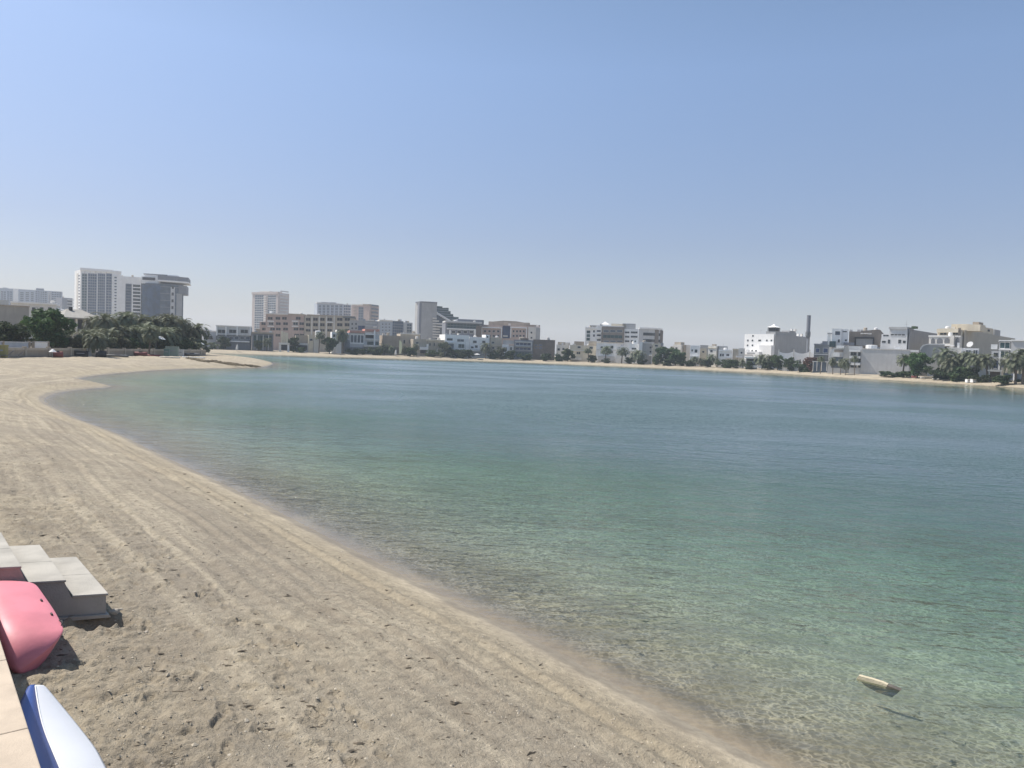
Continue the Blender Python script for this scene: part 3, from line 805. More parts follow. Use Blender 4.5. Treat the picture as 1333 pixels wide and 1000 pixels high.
MB().add([(u0, -2, z0), (u1, -2, z0), (u1 - 3, 5, z1), (u0 + 3, 5, z1), (u0, 13, z0), (u1, 13, z0), (u0, -2, z0 - .35), (u1, -2, z0 - .35), (u1, 13, z0 - .35), (u0, 13, z0 - .35)],
         [(0, 1, 2, 3), (3, 2, 5, 4), (0, 3, 4), (1, 5, 2), (0, 6, 7, 1), (1, 7, 8, 5), (5, 8, 9, 4), (4, 9, 6, 0), (6, 9, 8, 7)]).build('roof', DUSTY, b.root)
for x in (86, 97, 108, 119): b.slab('porch_post', x, 414, x + 2, 432, OFFW, 1.2)
b.slab('porch_opening', 88, 416, 118, 432, DARK, .06)
u, z = b.loc(92, 402.8, 4); MB().tube([(u, 4, z - 1), (u, 4, z + .7)], [.5, .5], 10).build('roof_vent', DARK, b.root)

def wd(px, off):                            # forward distance at which sight line px meets the line of the left garden wall
    q = ray(px, 460); return (71.5 + off) * q.y / -q.x
# wall of the beach on the left, white screens on it
b = Bld('beach_wall', 'long grey beige garden wall along the back of the left beach', 'wall', -60, 268, wd(-60, 0), wd(268, 0), z=1.2)
b.vol('wall', -60, 453.8, 268, TAN, .3)
u0 = b.loc(-60, 453)[0]; u1 = b.loc(268, 455)[0]
zt = b.loc(90, 453.9)[1]
MB().box(u0, -.06, zt - .3, u1, .36, zt + .05).build('coping', BEIGE, b.root)
MB().box(u0, -.5, -1.4, u1, -.003, .35).build('plinth', BRNCLAD, b.root)
for k in range(14): 
    uu = u0 + (u1 - u0) * (k + .5) / 14; MB().box(uu - .2, -.14, -1, uu + .2, .4, zt + .25).build('pier', BEIGE, b.root)
b = Bld('screen_fence', 'pale blue white solid garden screen above the beach wall at left', 'fence', -60, 41, wd(-60, 1.5), wd(41, 1.5), z=1.2)
b.vol('panel', -60, 445, 40, BLUEW, .12, 0, 453); b.slab('rail', -60, 444.2, 41, 445.4, LGREY, .1, .15)
for x in (-30, 3, 37): b.slab('post', x, 444, x + 1.6, 456, TAN, .15, .2)
b = Bld('screen_fence', 'shorter white solid garden screen left of the first palms', 'fence', 43, 63, wd(43, 1.5), wd(63, 1.5), z=1.2)
b.vol('panel', 44.5, 445.5, 62, WHITE, .12, 0, 453.5); b.slab('rail', 43.5, 444.6, 63, 445.8, LGREY, .1, .15)
for x in (42.8, 62): b.slab('post', x, 444.5, x + 1.2, 456, TAN, .15, .2)

# ------------------------------------------------------------------ far shore, left to right
def D(px, off=18): return far_d(px) + off

b = Bld('terrace_house', 'two storey grey white house with three recessed windows above a dark lower floor', 'house', 281, 328, D(281, 24), D(328, 24))
b.vol('wall', 281, 433, 327, DGREY, 14); b.vol('upper_storey', 281.5, 425.2, 327.5, LGREY, 14.5, -.5, 436.5)
b.slab('roof_edge', 281, 424.3, 328, 425.8, OFFW, .9)
for x in (283.5, 298, 313): b.win(x, 429, x + 10, 434, -.5, 2, 1, LGREY, GLASS)
for x in (281.5, 293.5, 308, 325): b.slab('pier', x, 425, x + 1.6, 437, WHITE, 1.0)
b.slab('balcony', 282, 443.5, 325, 445.2, WHITE, 1.5); b.grid(283, 437.5, 326, 443, 6, 1, .8, .8, gm=GREYGLASS)
b.slab('garden_front', 282, 446, 326, 457, SLATE, .4)
b = Bld('white_annex', 'small pale annex at the left end of the far shore houses', 'house', 264, 281, D(264, 32), D(281, 32))
b.vol('wall', 265, 431, 281, BLUEW, 10, parapet=.6); b.win(268, 437, 277, 441); b.slab('canopy', 268, 440.5, 277.5, 441.6, DARK, .8); b.slab('roof_edge', 264.6, 430.4, 281.4, 431.6, WHITE, .3)
b = Bld('glass_house', 'low greenish glass house between the terrace house and cream portal', 'house', 328, 358, D(328, 20), D(358, 20))
b.vol('wall', 328, 433.5, 356, SLATE, 12); b.curtain(330, 437, 354, 452, 6, 2, DGREY, TEAL, t=.12); b.slab('roof_edge', 327.6, 432.6, 357, 434.6, TAN, .8)
for x in (334, 342, 349): b.slab('column', x, 436, x + 1, 456, LGREY, .8)

PALEPINK = mat('pale_pink_render', (0.50, 0.435, 0.405), .85, .06, .25)
b = Bld('apartment_tower', 'slim pinkish tower with glazed bays standing alone left of centre', 'apartment tower', 328.5, 361.8, 905, 880)
b.vol('wall', 328.5, 381.5, 361.8, PALEPINK, 25, side=374.5)
b.curtain(331.5, 384, 343, 440, 4, 18, LGREY, GREYGLASS, t=.3); b.curtain(348.5, 384.5, 358.8, 440, 4, 18, LGREY, GREYGLASS, t=.3)
for k in range(15): b.slab('balcony', 344, 386 + k * 3, 347.8, 387.2 + k * 3, OFFW, 1.2)
b.slab('crown', 328.2, 380.2, 362, 383, PALEPINK, .8, 6); b.slab('parapet', 338, 379.4, 352, 380.6, OFFW, .4, 5)
uu = b.W; dd = b.vside(uu, 374.5)
fl = MB(); 
for k in range(17): fl.box(uu, 1.5, 6 + k * 3.6, uu + .6, dd - 1.5, 7.4 + k * 3.6)
fl.build('floor_band', LGREY, b.root)

b = Bld('apartment_block', 'pale blue striped apartment slab rising behind the pink beige complex', 'apartment block', 413, 457, 800, 815)
b.vol('wall', 413, 395.5, 457, BLUEW, 16)
for x in (414.2, 419.5, 425, 430.5, 436, 441.5): b.curtain(x, 397, x + 3.4, 440, 2, 12, BLUEW, GREYGLASS, t=.3)
b.curtain(447, 397, 456, 440, 4, 12, LGREY, BLUEGLASS, t=.35); b.slab('roof_edge', 412.6, 394.6, 446, 396, LGREY, .6, 6); b.box('plant_room', 424, 393.5, 4, 8, 6, 3, SLATE); b.box('plant_room', 434, 393.8, 4, 6, 6, 3, SLATE)
b = Bld('apartment_block', 'beige apartment slab with dark central strip next to the pale blue slab', 'apartment block', 457.3, 481, 790, 780)
b.vol('wall', 457.3, 397, 481, PINK, 18, side=491.5); b.curtain(466.5, 400, 472.5, 440, 2, 12, SLATE, GREYGLASS, t=.3)
b.slab('parapet', 458, 396.2, 472, 397.6, OFFW, .4, 5); b.slab('roof_edge', 473, 396, 481, 398, TAN, .5, 8)
for k in range(10): b.slab('window_band', 460, 400 + 4 * k, 464, 401.6 + 4 * k, TAN, .2)
fl = MB(); dd = b.vside(b.W, 491.5)
for k in range(12): fl.box(b.W, 1.5, 6 + k * 3.6, b.W + .5, dd - 1.5, 7.6 + k * 3.6)
fl.build('floor_band', GREYGLASS, b.root)

b = Bld('apartment_complex', 'stepped pink beige apartment complex with dark square windows', 'apartment building', 338, 396, D(360, 75), D(380, 75))
b.vol('wall', 346, 409, 396, PINK, 16); b.vol('lower_wing', 338, 419, 346.2, PINK, 14, .4); b.vol('low_wing', 333, 428, 338.2, TAN, 12, .2)
b.slab('roof_edge', 346.5, 408, 375, 409.6, OFFW, .4, 6); b.slab('roof_edge', 375.3, 408.6, 396, 410.2, BEIGE, .4, 6)
for y, xs in ((412.5, (348.5, 358.5, 367, 385)), (419.5, (340, 349.5, 359, 368.5, 381.5, 389.5)), (426.5, (341, 351.5, 359, 368.5, 382, 389.5)), (434.5, (358.5, 383, 390))):
    for x in xs: b.win(x, y, x + 6.6, y + 4, 0 if x > 346 else .4, 2, 1, OFFW if x in (349.5, 381.5) else PINK, GLASS)
for x in (348.2, 380): b.slab('white_surround', x, 417.6, x + 8.6, 418.8, WHITE, .2); b.slab('white_surround', x, 424.4, x + 8.6, 425.4, WHITE, .2)
b = Bld('apartment_complex', 'grey beige apartment complex with a grid of dark balconies left of centre', 'apartment building', 396.4, 462, D(400, 72), D(440, 72))
b.vol('wall', 396.4, 412.5, 462, BEIGE, 16); b.vol('attic', 399, 410.5, 461.5, TAN, 12, 2.5, 414)
for r_, (y0, y1) in enumerate(((413.6, 418), (420.6, 425.2), (428.4, 432))):
    for x in (398, 407.5, 416.5, 426, 438.6, 448.5): b.win(x, y0, x + (6.4 if x < 430 else 7.4), y1, 0, 2, 1, BEIGE, DARK)
for x in (405, 414.6, 424, 434): b.slab('pilaster', x, 412, x + 1.7, 440, OFFW, .5)
b.slab('balcony', 426, 419, 433.6, 420.2, WHITE, 1); b.slab('roof_pergola', 447, 413, 463, 414.4, DGREY, 1.2, 6, 1)
b = Bld('grey_office', 'plain grey building behind the salmon roofed house', 'building', 455, 492, D(470, 48), D(480, 48))
b.vol('wall', 455, 417.5, 492, GREY, 14); b.grid(456, 419, 466, 436, 2, 3, .5, .5); b.win(466, 424, 475, 430, 0, 2, 1, DGREY, NAVY); b.slab('parapet', 479, 416.4, 487, 418, OFFW, .5); b.slab('balcony', 486, 425, 490.5, 426.6, OFFW, 1)
for k in range(3): b.slab('cornice', 476, 420 + 4 * k, 491, 421 + 4 * k, LGREY, .25)

b = Bld('cream_gateway', 'cream blocky pillars over a white arched portal by the far beach', 'gateway', 365, 377, D(366, 13), D(377, 13))
b.vol('pillar', 366, 431, 368.4, CREAM, 2, y1=447.6); b.vol('pillar', 368.7, 432.5, 371.4, CREAM, 2.2, .15, 447.6); b.vol('pillar', 371.7, 433.5, 375, CREAM, 2, .05, 447.6)
b.slab('lintel', 363, 446.2, 377, 448.8, OFFW, .3, 2.2); b.vol('pier', 363.2, 449, 366, OFFW, 2); b.vol('pier', 374, 449, 376.8, WHITE, 2)
b.slab('opening', 366, 449, 374, 456, DARK, -.4, 1.4)
b = Bld('cream_villa', 'small cream and white beach villa left of the round tree', 'villa', 400, 416, D(400, 16), D(416, 16))
b.vol('wall', 401.5, 436, 408, CREAM, 6); b.vol('wing', 408.3, 440, 416, OFFW, 7, .2); b.vol('porch', 386, 446.5, 401, LGREY, 6, .5); b.slab('porch_opening', 387, 449.5, 400, 456, DARK, -.4, .6)
b.vol('wing', 385, 436.5, 401, TAN, 6, 3); b.win(403, 441, 407, 444); b.tank(414, 430.6, 2, 1.3, 3.2, WHITE, 'dome')
b = Bld('white_villa', 'narrow white villa with stepped walls right of the round tree', 'villa', 431, 447, D(431, 17), D(447, 17))
b.vol('wall', 432, 432.2, 438, WHITE, 6); b.vol('stair_tower', 438.2, 429.4, 440, OFFW, 5, -.3); b.vol('lower_wing', 437, 445, 444.6, WHITE, 5, -.8); b.win(433.5, 435, 436.4, 439); b.vol('annex', 440.3, 432, 449, BROWN, 6, .5)
b = Bld('salmon_roof_house', 'white two storey house with a salmon tiled roof edge and open balconies', 'house', 449, 494, D(455, 20), D(494, 20))
b.vol('wall', 449, 434, 494, LGREY, 11)
b.slab('roof', 455, 430.6, 474.6, 433.4, TERRA, 1, 10); b.slab('roof', 474.8, 428.6, 493.5, 431.4, TERRA, 1, 10); b.slab('eave', 449, 434, 455, 435.6, WHITE, 1, 3)
b.curtain(456, 435.5, 473.6, 447, 4, 1, WHITE, GREYGLASS, t=.35); b.slab('balcony_opening', 476, 436.2, 487, 440.4, DARK, .1); b.slab('balcony', 475.5, 434.4, 488, 436, WHITE, 1.2); b.slab('balcony', 475.5, 441.4, 494, 443, OFFW, 1.2)
b.slab('porch_opening', 478, 445, 493, 450, TEAL, .1); b.slab('porch_roof', 473, 449.2, 495, 451.6, OFFW, 2.2); b.slab('garden_front', 450, 452.6, 494, 459, DGREY, 1.0); b.slab('column', 486.4, 430, 488, 450, WHITE, 1.3); b.slab('side_bay', 450, 443, 455, 458, SLATE, .7)

b = Bld('office_block', 'pale blue office block with a dark glazed middle left of the sail tower', 'office building', 494, 537, 560, 570)
b.vol('wall', 494, 417.6, 525.5, BLUEW, 14); b.vol('wing', 525.7, 420, 537, LGREY, 13, .3)
b.curtain(511, 418.5, 524.4, 440, 5, 6, SLATE, BLUEGLASS, t=.3); b.grid(496, 420, 509, 440, 3, 5, .5, .4, gm=GREYGLASS); b.curtain(529.5, 421.5, 535.5, 440, 2, 5, GREY, GREYGLASS, v=.3, t=.3); b.slab('roof_edge', 493.6, 416.6, 511, 418.4, OFFW, .5, 5); b.box('plant_room', 541, 431, 2, 6, 5, 4, DGREY)

b = Bld('beige_houses', 'row of low weathered beige houses under the sail tower', 'house', 498, 548, D(500, 26), D(548, 26))
b.vol('wall', 498, 437, 521, TAN, 10); b.vol('wing', 521.3, 434.8, 547, BEIGE, 10, .4); b.grid(500, 440, 545, 450, 6, 1, .35, .5, v=0.4); b.slab('roof_edge', 521, 434, 547.4, 435.4, OFFW, .3); b.slab('garden_front', 499, 452, 520, 459, BROWN, .8)
b = Bld('beige_villa', 'weathered beige villa with a small white porch below the sail tower', 'villa', 537, 580, D(537, 19), D(580, 19))
b.vol('wall', 538, 441.6, 556, BEIGE, 9); b.vol('wing', 556.3, 443.4, 580, BEIGE, 9, .3); b.slab('roof_edge', 555, 442.4, 580.4, 444, CREAM, .4); b.slab('porch_roof', 545.5, 451.8, 555, 455.5, WHITE, 1.6); b.slab('porch_opening', 547, 455.8, 554, 460, DARK, .6)
b.slab('column', 555, 448, 556.6, 461, WHITE, 1.6); b.grid(557, 446, 579, 451, 4, 1, .3, .8, v=.3); b.win(541, 445, 545, 448); b.slab('column', 568, 454, 569, 461, OFFW, 1)

b = Bld('sail_tower', 'curved grey slab tower with a slanting white fin and stepped glass behind', 'office tower', 545, 567, 520, 525)
uL, _ = b.loc(545, 420); uR, _ = b.loc(566.5, 420); zt = b.loc(556, 394.6)[1]
pts = [(uL + (uR - uL) * i / 8, -3.5 * math.sin(math.pi * (.08 + .62 * i / 8))) for i in range(9)]
MB().plan(pts + [(uR, 12), (uL + 1, 12)], -2, zt).build('slab', GREY, b.root)
MB().plan([(uL - .15, pts[0][1] - .15), (uL + 2.2, pts[1][1] - .25), (uL + 2.2, 3), (uL - .15, 3)], -2, zt - .4).build('edge_fin', SLATE, b.root)
MB().plan([(u, v - .3) for u, v in pts] + [(uR + .2, 8), (uL - .2, 8)], zt + .003, zt + .8).build('roof_edge', SLATE, b.root)
steps_ = ((567.5, 398.5), (575, 399.2), (583.5, 401), (587, 405.5), (590, 409.5), (596.8, 412.8), (597.5, 419))
prof = [(b.loc(567.4, 430, 8)[0], -2)] + [(b.loc(x, y, 8)[0], b.loc(x, y, 8)[1]) for x, y in ((567.4, 398.4), (576, 399), (576, 400.8), (584, 400.8), (584, 405), (586.6, 405), (586.6, 409), (590, 409), (590, 412.8), (597, 412.8), (597, 440))]
prof[-1] = (prof[-1][0], -2)
MB().prism(prof, 8, 22).build('stepped_glass', TEAL, b.root)
fl = MB()
for k in range(7):
    y = 402 + 3.1 * k; x1 = (583, 586, 589, 591, 596, 596.5, 596.5)[k]; u0, z0 = b.loc(568, y, 8); u1, _ = b.loc(x1, y, 8); fl.box(u0, 7.7, z0 - .3, u1, 8.1, z0 + .2)
fl.build('floor_band', SLATE, b.root)
p0, p1, p2, p3 = (b.loc(x, y, 4) for x, y in ((566, 404.6), (587, 417.4), (584.5, 418.6), (565, 407)))
MB().prism([p3, p2, p1, p0], 3.6, 7.9).build('slanting_fin', WHITE, b.root)
q = [b.loc(565.5, 407.4, 5), b.loc(580, 417.5, 5), b.loc(578, 424, 5), b.loc(576, 444, 5), b.loc(565.5, 444, 5)]
MB().prism(q, 5, 7.8).build('glass_wing', GREYGLASS, b.root)
for k in range(9):
    y = 414.4 + 3.5 * k; x1 = (566.6, 569.6, 574.5, 576, 570.5, 570.5, 570.5, 570.5, 570.5)[k]
    u0, z0 = b.loc(561.5, y, -1); u1, _ = b.loc(x1, y, -1); MB().box(u0, -4.2, z0 - .45, u1, 4.9, z0 + .45).build('balcony', OFFW, b.root)
b.slab('recess', 571.5, 424, 579, 444, DGREY, -4.6, 4.9)

b = Bld('glass_offices', 'dark glazed low office with white framed windows behind the white villa', 'office building', 579, 627, D(590, 62), D(620, 62))
b.vol('wall', 580, 420, 626, SLATE, 16); b.slab('roof', 579.4, 418.4, 627, 420.6, LGREY, 1.0, 12); b.curtain(582, 421.6, 624, 427.4, 10, 2, DGREY, TEAL, t=.2)
b.slab('white_frame', 581.5, 428, 619, 429.4, WHITE, .9); b.slab('white_frame', 584.6, 429.6, 586.4, 440, WHITE, .8); b.slab('white_frame', 617, 429.6, 619, 440, WHITE, .8)
for x in (587.6, 595, 603, 611): b.win(x, 430.6, x + 5.4, 434, 0, 1, 1, WHITE, GLASS)
b.box('plant_room', 613, 416, 5, 15, 6, 3, SLATE); b.slab('brown_wing', 619.6, 424, 626.6, 440, BROWN, .6)
b = Bld('white_villa', 'white cubic villa with dark square windows on the far beach near the centre', 'villa', 579, 612, D(580, 18), D(612, 18))
b.vol('wall', 579.5, 436, 611, WHITE, 11, parapet=.7); b.vol('wing', 579, 447, 590, LGREY, 4, -1.2); b.win(596.4, 447.8, 604.6, 453.4, 0, 2, 1, WHITE, TEAL); b.win(595, 441.6, 604, 445, 0, 2, 1, LGREY, GREYGLASS); b.win(581.4, 440.4, 589.4, 443.6); b.slab('balcony', 580, 445.2, 591, 446.8, WHITE, 1.5); b.slab('pier', 606, 443, 607.4, 455, WHITE, .8)
b.slab('opening', 580.4, 448, 589.6, 454, GREYGLASS, 1.26, 0); b.slab('garden_front', 590, 456, 611, 462, DGREY, .6)
b = Bld('white_villa', 'white villa with a raised stair tower just right of the cubic villa', 'villa', 611.4, 639, D(612, 20), D(639, 20))
b.vol('wall', 611.4, 439, 632, WHITE, 10, parapet=.6); b.vol('stair_tower', 632.2, 436, 637.4, WHITE, 6, -.4); b.win(633.6, 437.4, 635.6, 440, -.4); b.win(615.6, 443.4, 620.6, 447); b.win(627.6, 443.6, 632, 447); b.win(618, 449.6, 622, 453); b.win(613, 451, 616.6, 453.6); b.slab('garden_front', 612, 455.6, 637, 462.6, GREY, .6); b.box('awning', 619, 456.2, -3.5, 4.5, 2.5, .4, WHITE)

b = Bld('long_hotel', 'long beige hotel with white framed bays and a blue glass strip behind villas', 'hotel', 626, 702, D(640, 66), D(690, 66))
b.vol('wall', 627, 424, 703, PINK, 16); b.vol('attic', 636, 419.4, 690, BEIGE, 10, 4, 425); 
uu = [b.loc(x, y, 4.5) for x, y in ((640, 420), (643, 418.6), (655, 417.6), (672, 418.4), (688, 421), (690, 423))]
MB().prism(uu + [b.loc(640, 424, 4.5)], 4.3, 12).build('curved_roof', TAN, b.root)
for x0, x1 in ((626.6, 653.4), (664.4, 686)):
    b.slab('white_frame', x0, 426, x1, 427.4, WHITE, 1); b.slab('white_frame', x0, 427.6, x0 + 1.2, 440, WHITE, .9); b.slab('white_frame', x1 - 1.2, 427.6, x1, 440, WHITE, .9)
    b.grid(x0 + 2, 428.4, x1 - 2, 440.4, 4, 2, .6, .5, gm=GLASS)
b.curtain(654.4, 425, 663.6, 440, 3, 4, NAVY, NAVY, t=.25); b.slab('balcony', 655, 436.8, 661, 438.4, OFFW, 1)
b.vol('end_wing', 687.6, 426, 703, OFFW, 12, -1.4); b.win(690.6, 432, 693, 434.4, -1.4); b.win(690.6, 438.8, 693, 441, -1.4); b.slab('end_bay', 697.6, 427, 703, 445, GREY, 1.8); b.box('plant_room', 694, 423, 3, 8, 5, 3, TAN); b.tank(699.6, 424, 2, .9, 1.6)
b = Bld('beige_villa', 'narrow beige villa between the stair tower villa and white arched house', 'villa', 638, 654, D(638, 19), D(654, 19))
b.vol('wall', 638.4, 439.4, 653.4, BEIGE, 10, parapet=.6); b.win(640, 444.6, 643.6, 447.4); b.win(640, 451.6, 643.6, 454.4); b.slab('cornice', 638, 449, 653.6, 450, CREAM, .3)
b = Bld('arched_house', 'small white house with a framed opening beside the dark brown villa', 'house', 653.6, 669, D(654, 17), D(669, 17))
b.vol('wall', 653.8, 448.4, 662.4, WHITE, 7); b.vol('wing', 662.6, 450, 668.6, OFFW, 7, .3); b.win(655.4, 452, 660.4, 457, 0, 1, 1, WHITE, GREYGLASS); b.slab('rear_block', 655, 443, 669, 448, GREY, -3, 7); b.win(664, 452, 666.6, 456, .3)
b = Bld('brown_villa', 'dark brown modern villa with glazed left half on the far beach', 'villa', 669, 723.5, D(669, 20), D(723, 20))
b.vol('wall', 669, 442.6, 694, SLATE, 12); b.vol('brown_wing', 694.2, 442.4, 722.6, BROWN, 12, .6)
b.slab('white_frame', 670.4, 444.6, 692.6, 445.8, LGREY, .8); b.slab('white_frame', 691.4, 446, 692.6, 457, LGREY, .8); b.curtain(671.4, 446, 691, 450, 4, 1, LGREY, NAVY, t=.2); b.slab('balcony', 670, 450.6, 692, 451.6, GREY, 1.2); b.curtain(671.4, 452.4, 691, 456, 4, 1, GREY, NAVY, t=.2); b.curtain(671, 458, 691, 464, 5, 1, DGREY, TEAL, t=.15)
b.grid(695, 447.6, 706.6, 455, 2, 2, .7, .4, v=.6, gm=NAVY); b.slab('wood_panel', 710.6, 443.6, 721.6, 464, BROWN, .4, 0, .6); b.slab('lamp_post', 704, 461, 704.8, 467, WHITE, 3)
b.slab('balcony', 678, 440.6, 688, 442.4, BROWN, .4, 4)

b = Bld('cream_house', 'small weathered cream house between the brown villa and beige villa', 'house', 724, 745, D(724, 24), D(745, 24))
b.vol('wall', 724.4, 449, 741, OFFW, 8); b.vol('rear_block', 726, 445.4, 736, BEIGE, 5, 3); b.win(725.6, 453.4, 729, 456.6); b.win(732, 453, 735, 456); b.box('water_tank', 739.6, 446, 3, 2.2, 2, 1.5, OFFW)
b = Bld('beige_villa', 'pinkish cream two storey villa left of the row of beach palms', 'villa', 741, 776, D(741, 19), D(776, 19))
b.vol('wall', 742, 449.6, 776, CREAM, 10, parapet=.6); b.win(751.6, 448.8 + 2, 756, 452.6 + 1); b.win(767, 451, 772, 454.6); b.win(750.4, 458, 755.6, 461.6, 0, 2, 1, CREAM, GLASS); b.slab('balcony', 743, 456, 762, 457, OFFW, .8); b.box('roof_hut', 754, 444.6, 3, 5, 4, 2, TAN); b.box('roof_hut', 771.6, 444.2, 3, 4, 4, 2.2, BEIGE); b.slab('garden_wall', 741.6, 465.6, 757, 469, OFFW, 3)
b = Bld('white_villa', 'white villa with a gable of small square windows behind two date palms', 'villa', 776.4, 803, D(776, 19), D(803, 19))
b.vol('wall', 776.4, 447.4, 803, WHITE, 11, parapet=.6); b.win(781.6, 451, 785, 453.6); b.win(794.6, 450, 798.6, 454); b.win(781.6, 457, 785, 460.6); b.win(794.4, 457, 798, 460); b.slab('cornice', 776.2, 455.4, 803.2, 456.2, OFFW, .25); b.slab('garden_front', 778, 463.6, 800, 470, LGREY, 1)

b = Bld('office_block', 'large modern white block with brown panel and rooftop tent behind the palms', 'office building', 762, 846, D(780, 52), D(840, 46))
b.vol('wall', 776.6, 424.4, 812, WHITE, 14); b.vol('end_wing', 762, 427.4, 776.4, WHITE, 12, .5)
b.curtain(763.4, 430, 768.4, 444, 1, 3, WHITE, TEAL, v=.5, t=.2); b.win(772, 430, 774.4, 433, .5); b.win(772, 435.4, 774.4, 438.4, .5); b.slab('roof_edge', 762, 426, 776.6, 428, WHITE, .4, 4)
for y in (430, 435.6, 441.6): b.slab('balcony', 776.8, y + 2.2, 782.4, y + 4, WHITE, 1.4); b.slab('opening', 777, y, 782, y + 2.1, DARK, .08)
b.slab('brown_panel', 783, 425.4, 812.6, 446, BRNCLAD, .8); b.grid(784.6, 429.4, 811, 433, 3, 1, .85, .9, v=-.8, gm=GREYGLASS); b.curtain(785, 436, 810, 440.6, 5, 1, BRNCLAD, TEAL, v=-.8, t=.15); b.grid(785, 443, 811, 446, 3, 1, .85, .8, v=-.8, gm=GREYGLASS)
b.vol('link', 812.8, 428.4, 831, WHITE, 12, .2); 
for y in (431.6, 437.2, 443): b.win(813.4, y, 819.4, y + 2.6, .2, 2); b.win(821, y, 830, y + 2.6, .2, 3)
uL = b.loc(831.2, 440)[0]; uR = b.loc(862, 440)[0]; zt = b.loc(846, 428.6)[1]
pts = [(uL + (uR - uL) * math.sin(math.pi / 2 * i / 8), 9.0 * (1 - math.cos(math.pi / 2 * i / 8))) for i in range(9)]
MB().plan(pts + [(uR, 14), (uL, 14)], -2, zt).build('curved_wing', LGREY, b.root)
for k, z in enumerate((zt - 3.4, zt - 6.8, zt - 10)):
    q = [(u, v - .15) for u, v in pts[1:8]]
    MB().plan(q + [(u, v + .3) for u, v in reversed(pts[1:8])], z, z + 1.5).build('window_band', GLASS, b.root)
MB().plan([(u + .3, v - .5) for u, v in pts] + [(uR, 14.2), (uL, 14.2)], zt + .003, zt + .8).build('roof_edge', WHITE, b.root)
for t in (.55, .8): 
    u, v = uL + (uR - uL) * math.sin(math.pi / 2 * t), 9 * (1 - math.cos(math.pi / 2 * t)); MB().box(u - 1.2, v - .7, -2, u + 1.2, v + 1.4, zt - .3).build('brown_bay', BRNCLAD, b.root)
b.vol('penthouse', 795.6, 421.6, 815, CREAM, 7, 3, 427); b.box('plant_room', 819, 421.4, 3, 7, 5, 4, GREY)
u, z = b.loc(788.6, 418.8, 3); w = size_at(6, 400)
MB().add([(u - w, 1, z - 1.6), (u + w, 1, z - 1.6), (u + w, 5, z - 1.6), (u - w, 5, z - 1.6), (u - w * .5, 3, z - .9), (u - w * .12, 3, z + .1), (u + w * .5, 3, z - .9)], [(0, 1, 6, 5, 4), (1, 2, 6), (2, 3, 4, 5, 6), (3, 0, 4), (0, 3, 2, 1)]).build('roof_tent', WHITE, b.root)
b.slab('roof_edge', 768, 423.6, 783, 425, GREY, .6, 6, 2)

b = Bld('white_villa', 'bright white stepped villa with a small roof turret right of the beach palms', 'villa', 803.4, 833, D(804, 20), D(833, 20))
b.vol('wall', 818.4, 447.6, 832, WHITE, 10); b.vol('wing', 803.4, 451.4, 818.2, WHITE, 10, .5); b.vol('turret', 824.4, 441.6, 830, WHITE, 4, .4, 448); b.win(825.8, 443.4, 828, 445.6, .4); b.win(822, 452.6, 828.6, 455.6, 0, 2, 1, WHITE, GLASS); b.win(807, 456, 814, 459.6, .5, 2); b.win(821.6, 459.6, 829, 463.6, 0, 2); b.slab('balcony', 819, 457, 832, 458, WHITE, 1)
b = Bld('grey_villa', 'grey villa with a white side wall left of the big round trees', 'villa', 833.4, 849, D(833, 20), D(849, 20))
b.vol('wall', 834.6, 446.6, 848.6, GREY, 10); b.vol('side_wall', 832.6, 445.4, 836.4, WHITE, 8, -.5); b.slab('roof_edge', 834, 445.8, 849, 447.2, LGREY, .4); b.win(845.4, 451, 848.2, 454, 0, 1, 1, LGREY, GLASS); b.slab('balcony', 844.6, 461.6, 849, 463.6, WHITE, 1); b.win(845.4, 456.6, 848.2, 459.4)
b = Bld('cream_villa', 'cream villa of three narrow storeys left of the big round trees', 'villa', 849.4, 861, D(849, 20), D(861, 20))
b.vol('wall', 849.6, 447.4, 860, CREAM, 9, parapet=.6); b.win(852.4, 454.6, 856, 458); b.win(852.4, 448.8, 856.6, 451.4); b.win(852.4, 461.4, 856, 464.4); b.box('water_tank', 861.6, 446.6, 2, 1.6, 1.4, 1.4, STEEL); b.slab('cornice', 849.2, 453, 860.4, 453.8, OFFW, .25)
b = Bld('tall_house', 'beige house with a grey shaded side right of the big round trees', 'house', 874, 886.6, D(874, 30), D(886, 22), tau=40)
b.vol('wall', 876, 448.6, 886.6, OFFW, 10, side=898); b.vol('roof_hut', 878, 445.4, 886, BEIGE, 4, 1, 449); b.slab('wing', 873, 451, 876, 468, BEIGE, .3, 6); b.slab('balcony', 886.8, 449, 888, 468, TAN, -1.5, 4); b.win(879, 452, 882, 455); b.win(879, 459, 882, 462)
b = Bld('white_house', 'bright white narrow house with one dark window among the far palms', 'house', 898.4, 911, D(898, 20), D(911, 20))
b.vol('wall', 898.6, 450, 911, WHITE, 9, parapet=.5); b.win(904, 454.8, 908, 459.4, 0, 1, 1, WHITE, GLASS); b.win(900, 455, 902, 457.6); b.slab('garden_wall', 898, 464, 909, 469, WHITE, 2)
b = Bld('cream_house', 'low cream house set back between two white houses', 'house', 911.4, 921, D(911, 26), D(921, 26))
b.vol('wall', 911.4, 453.6, 920, CREAM, 8); b.vol('rear_block', 911.6, 449.4, 922, GREY, 6, 5); b.win(914, 457, 917, 459.4)
b = Bld('cream_house', 'tall cream house with a shaded grey right side near the far palms', 'house', 921.4, 933, D(921, 21), D(933, 20), tau=38)
b.vol('wall', 921.6, 450.2, 932.6, OFFW, 9, side=936); b.win(924.4, 455.6, 928, 458.6); b.slab('cornice', 921.4, 452.8, 932.8, 453.6, CREAM, .3); b.box('water_tank', 929, 448.2, 2, 1.6, 1.6, 1.4, TAN)
b = Bld('white_house', 'broad low white house with two pairs of dark windows', 'house', 934.6, 953.4, D(935, 19), D(953, 19))
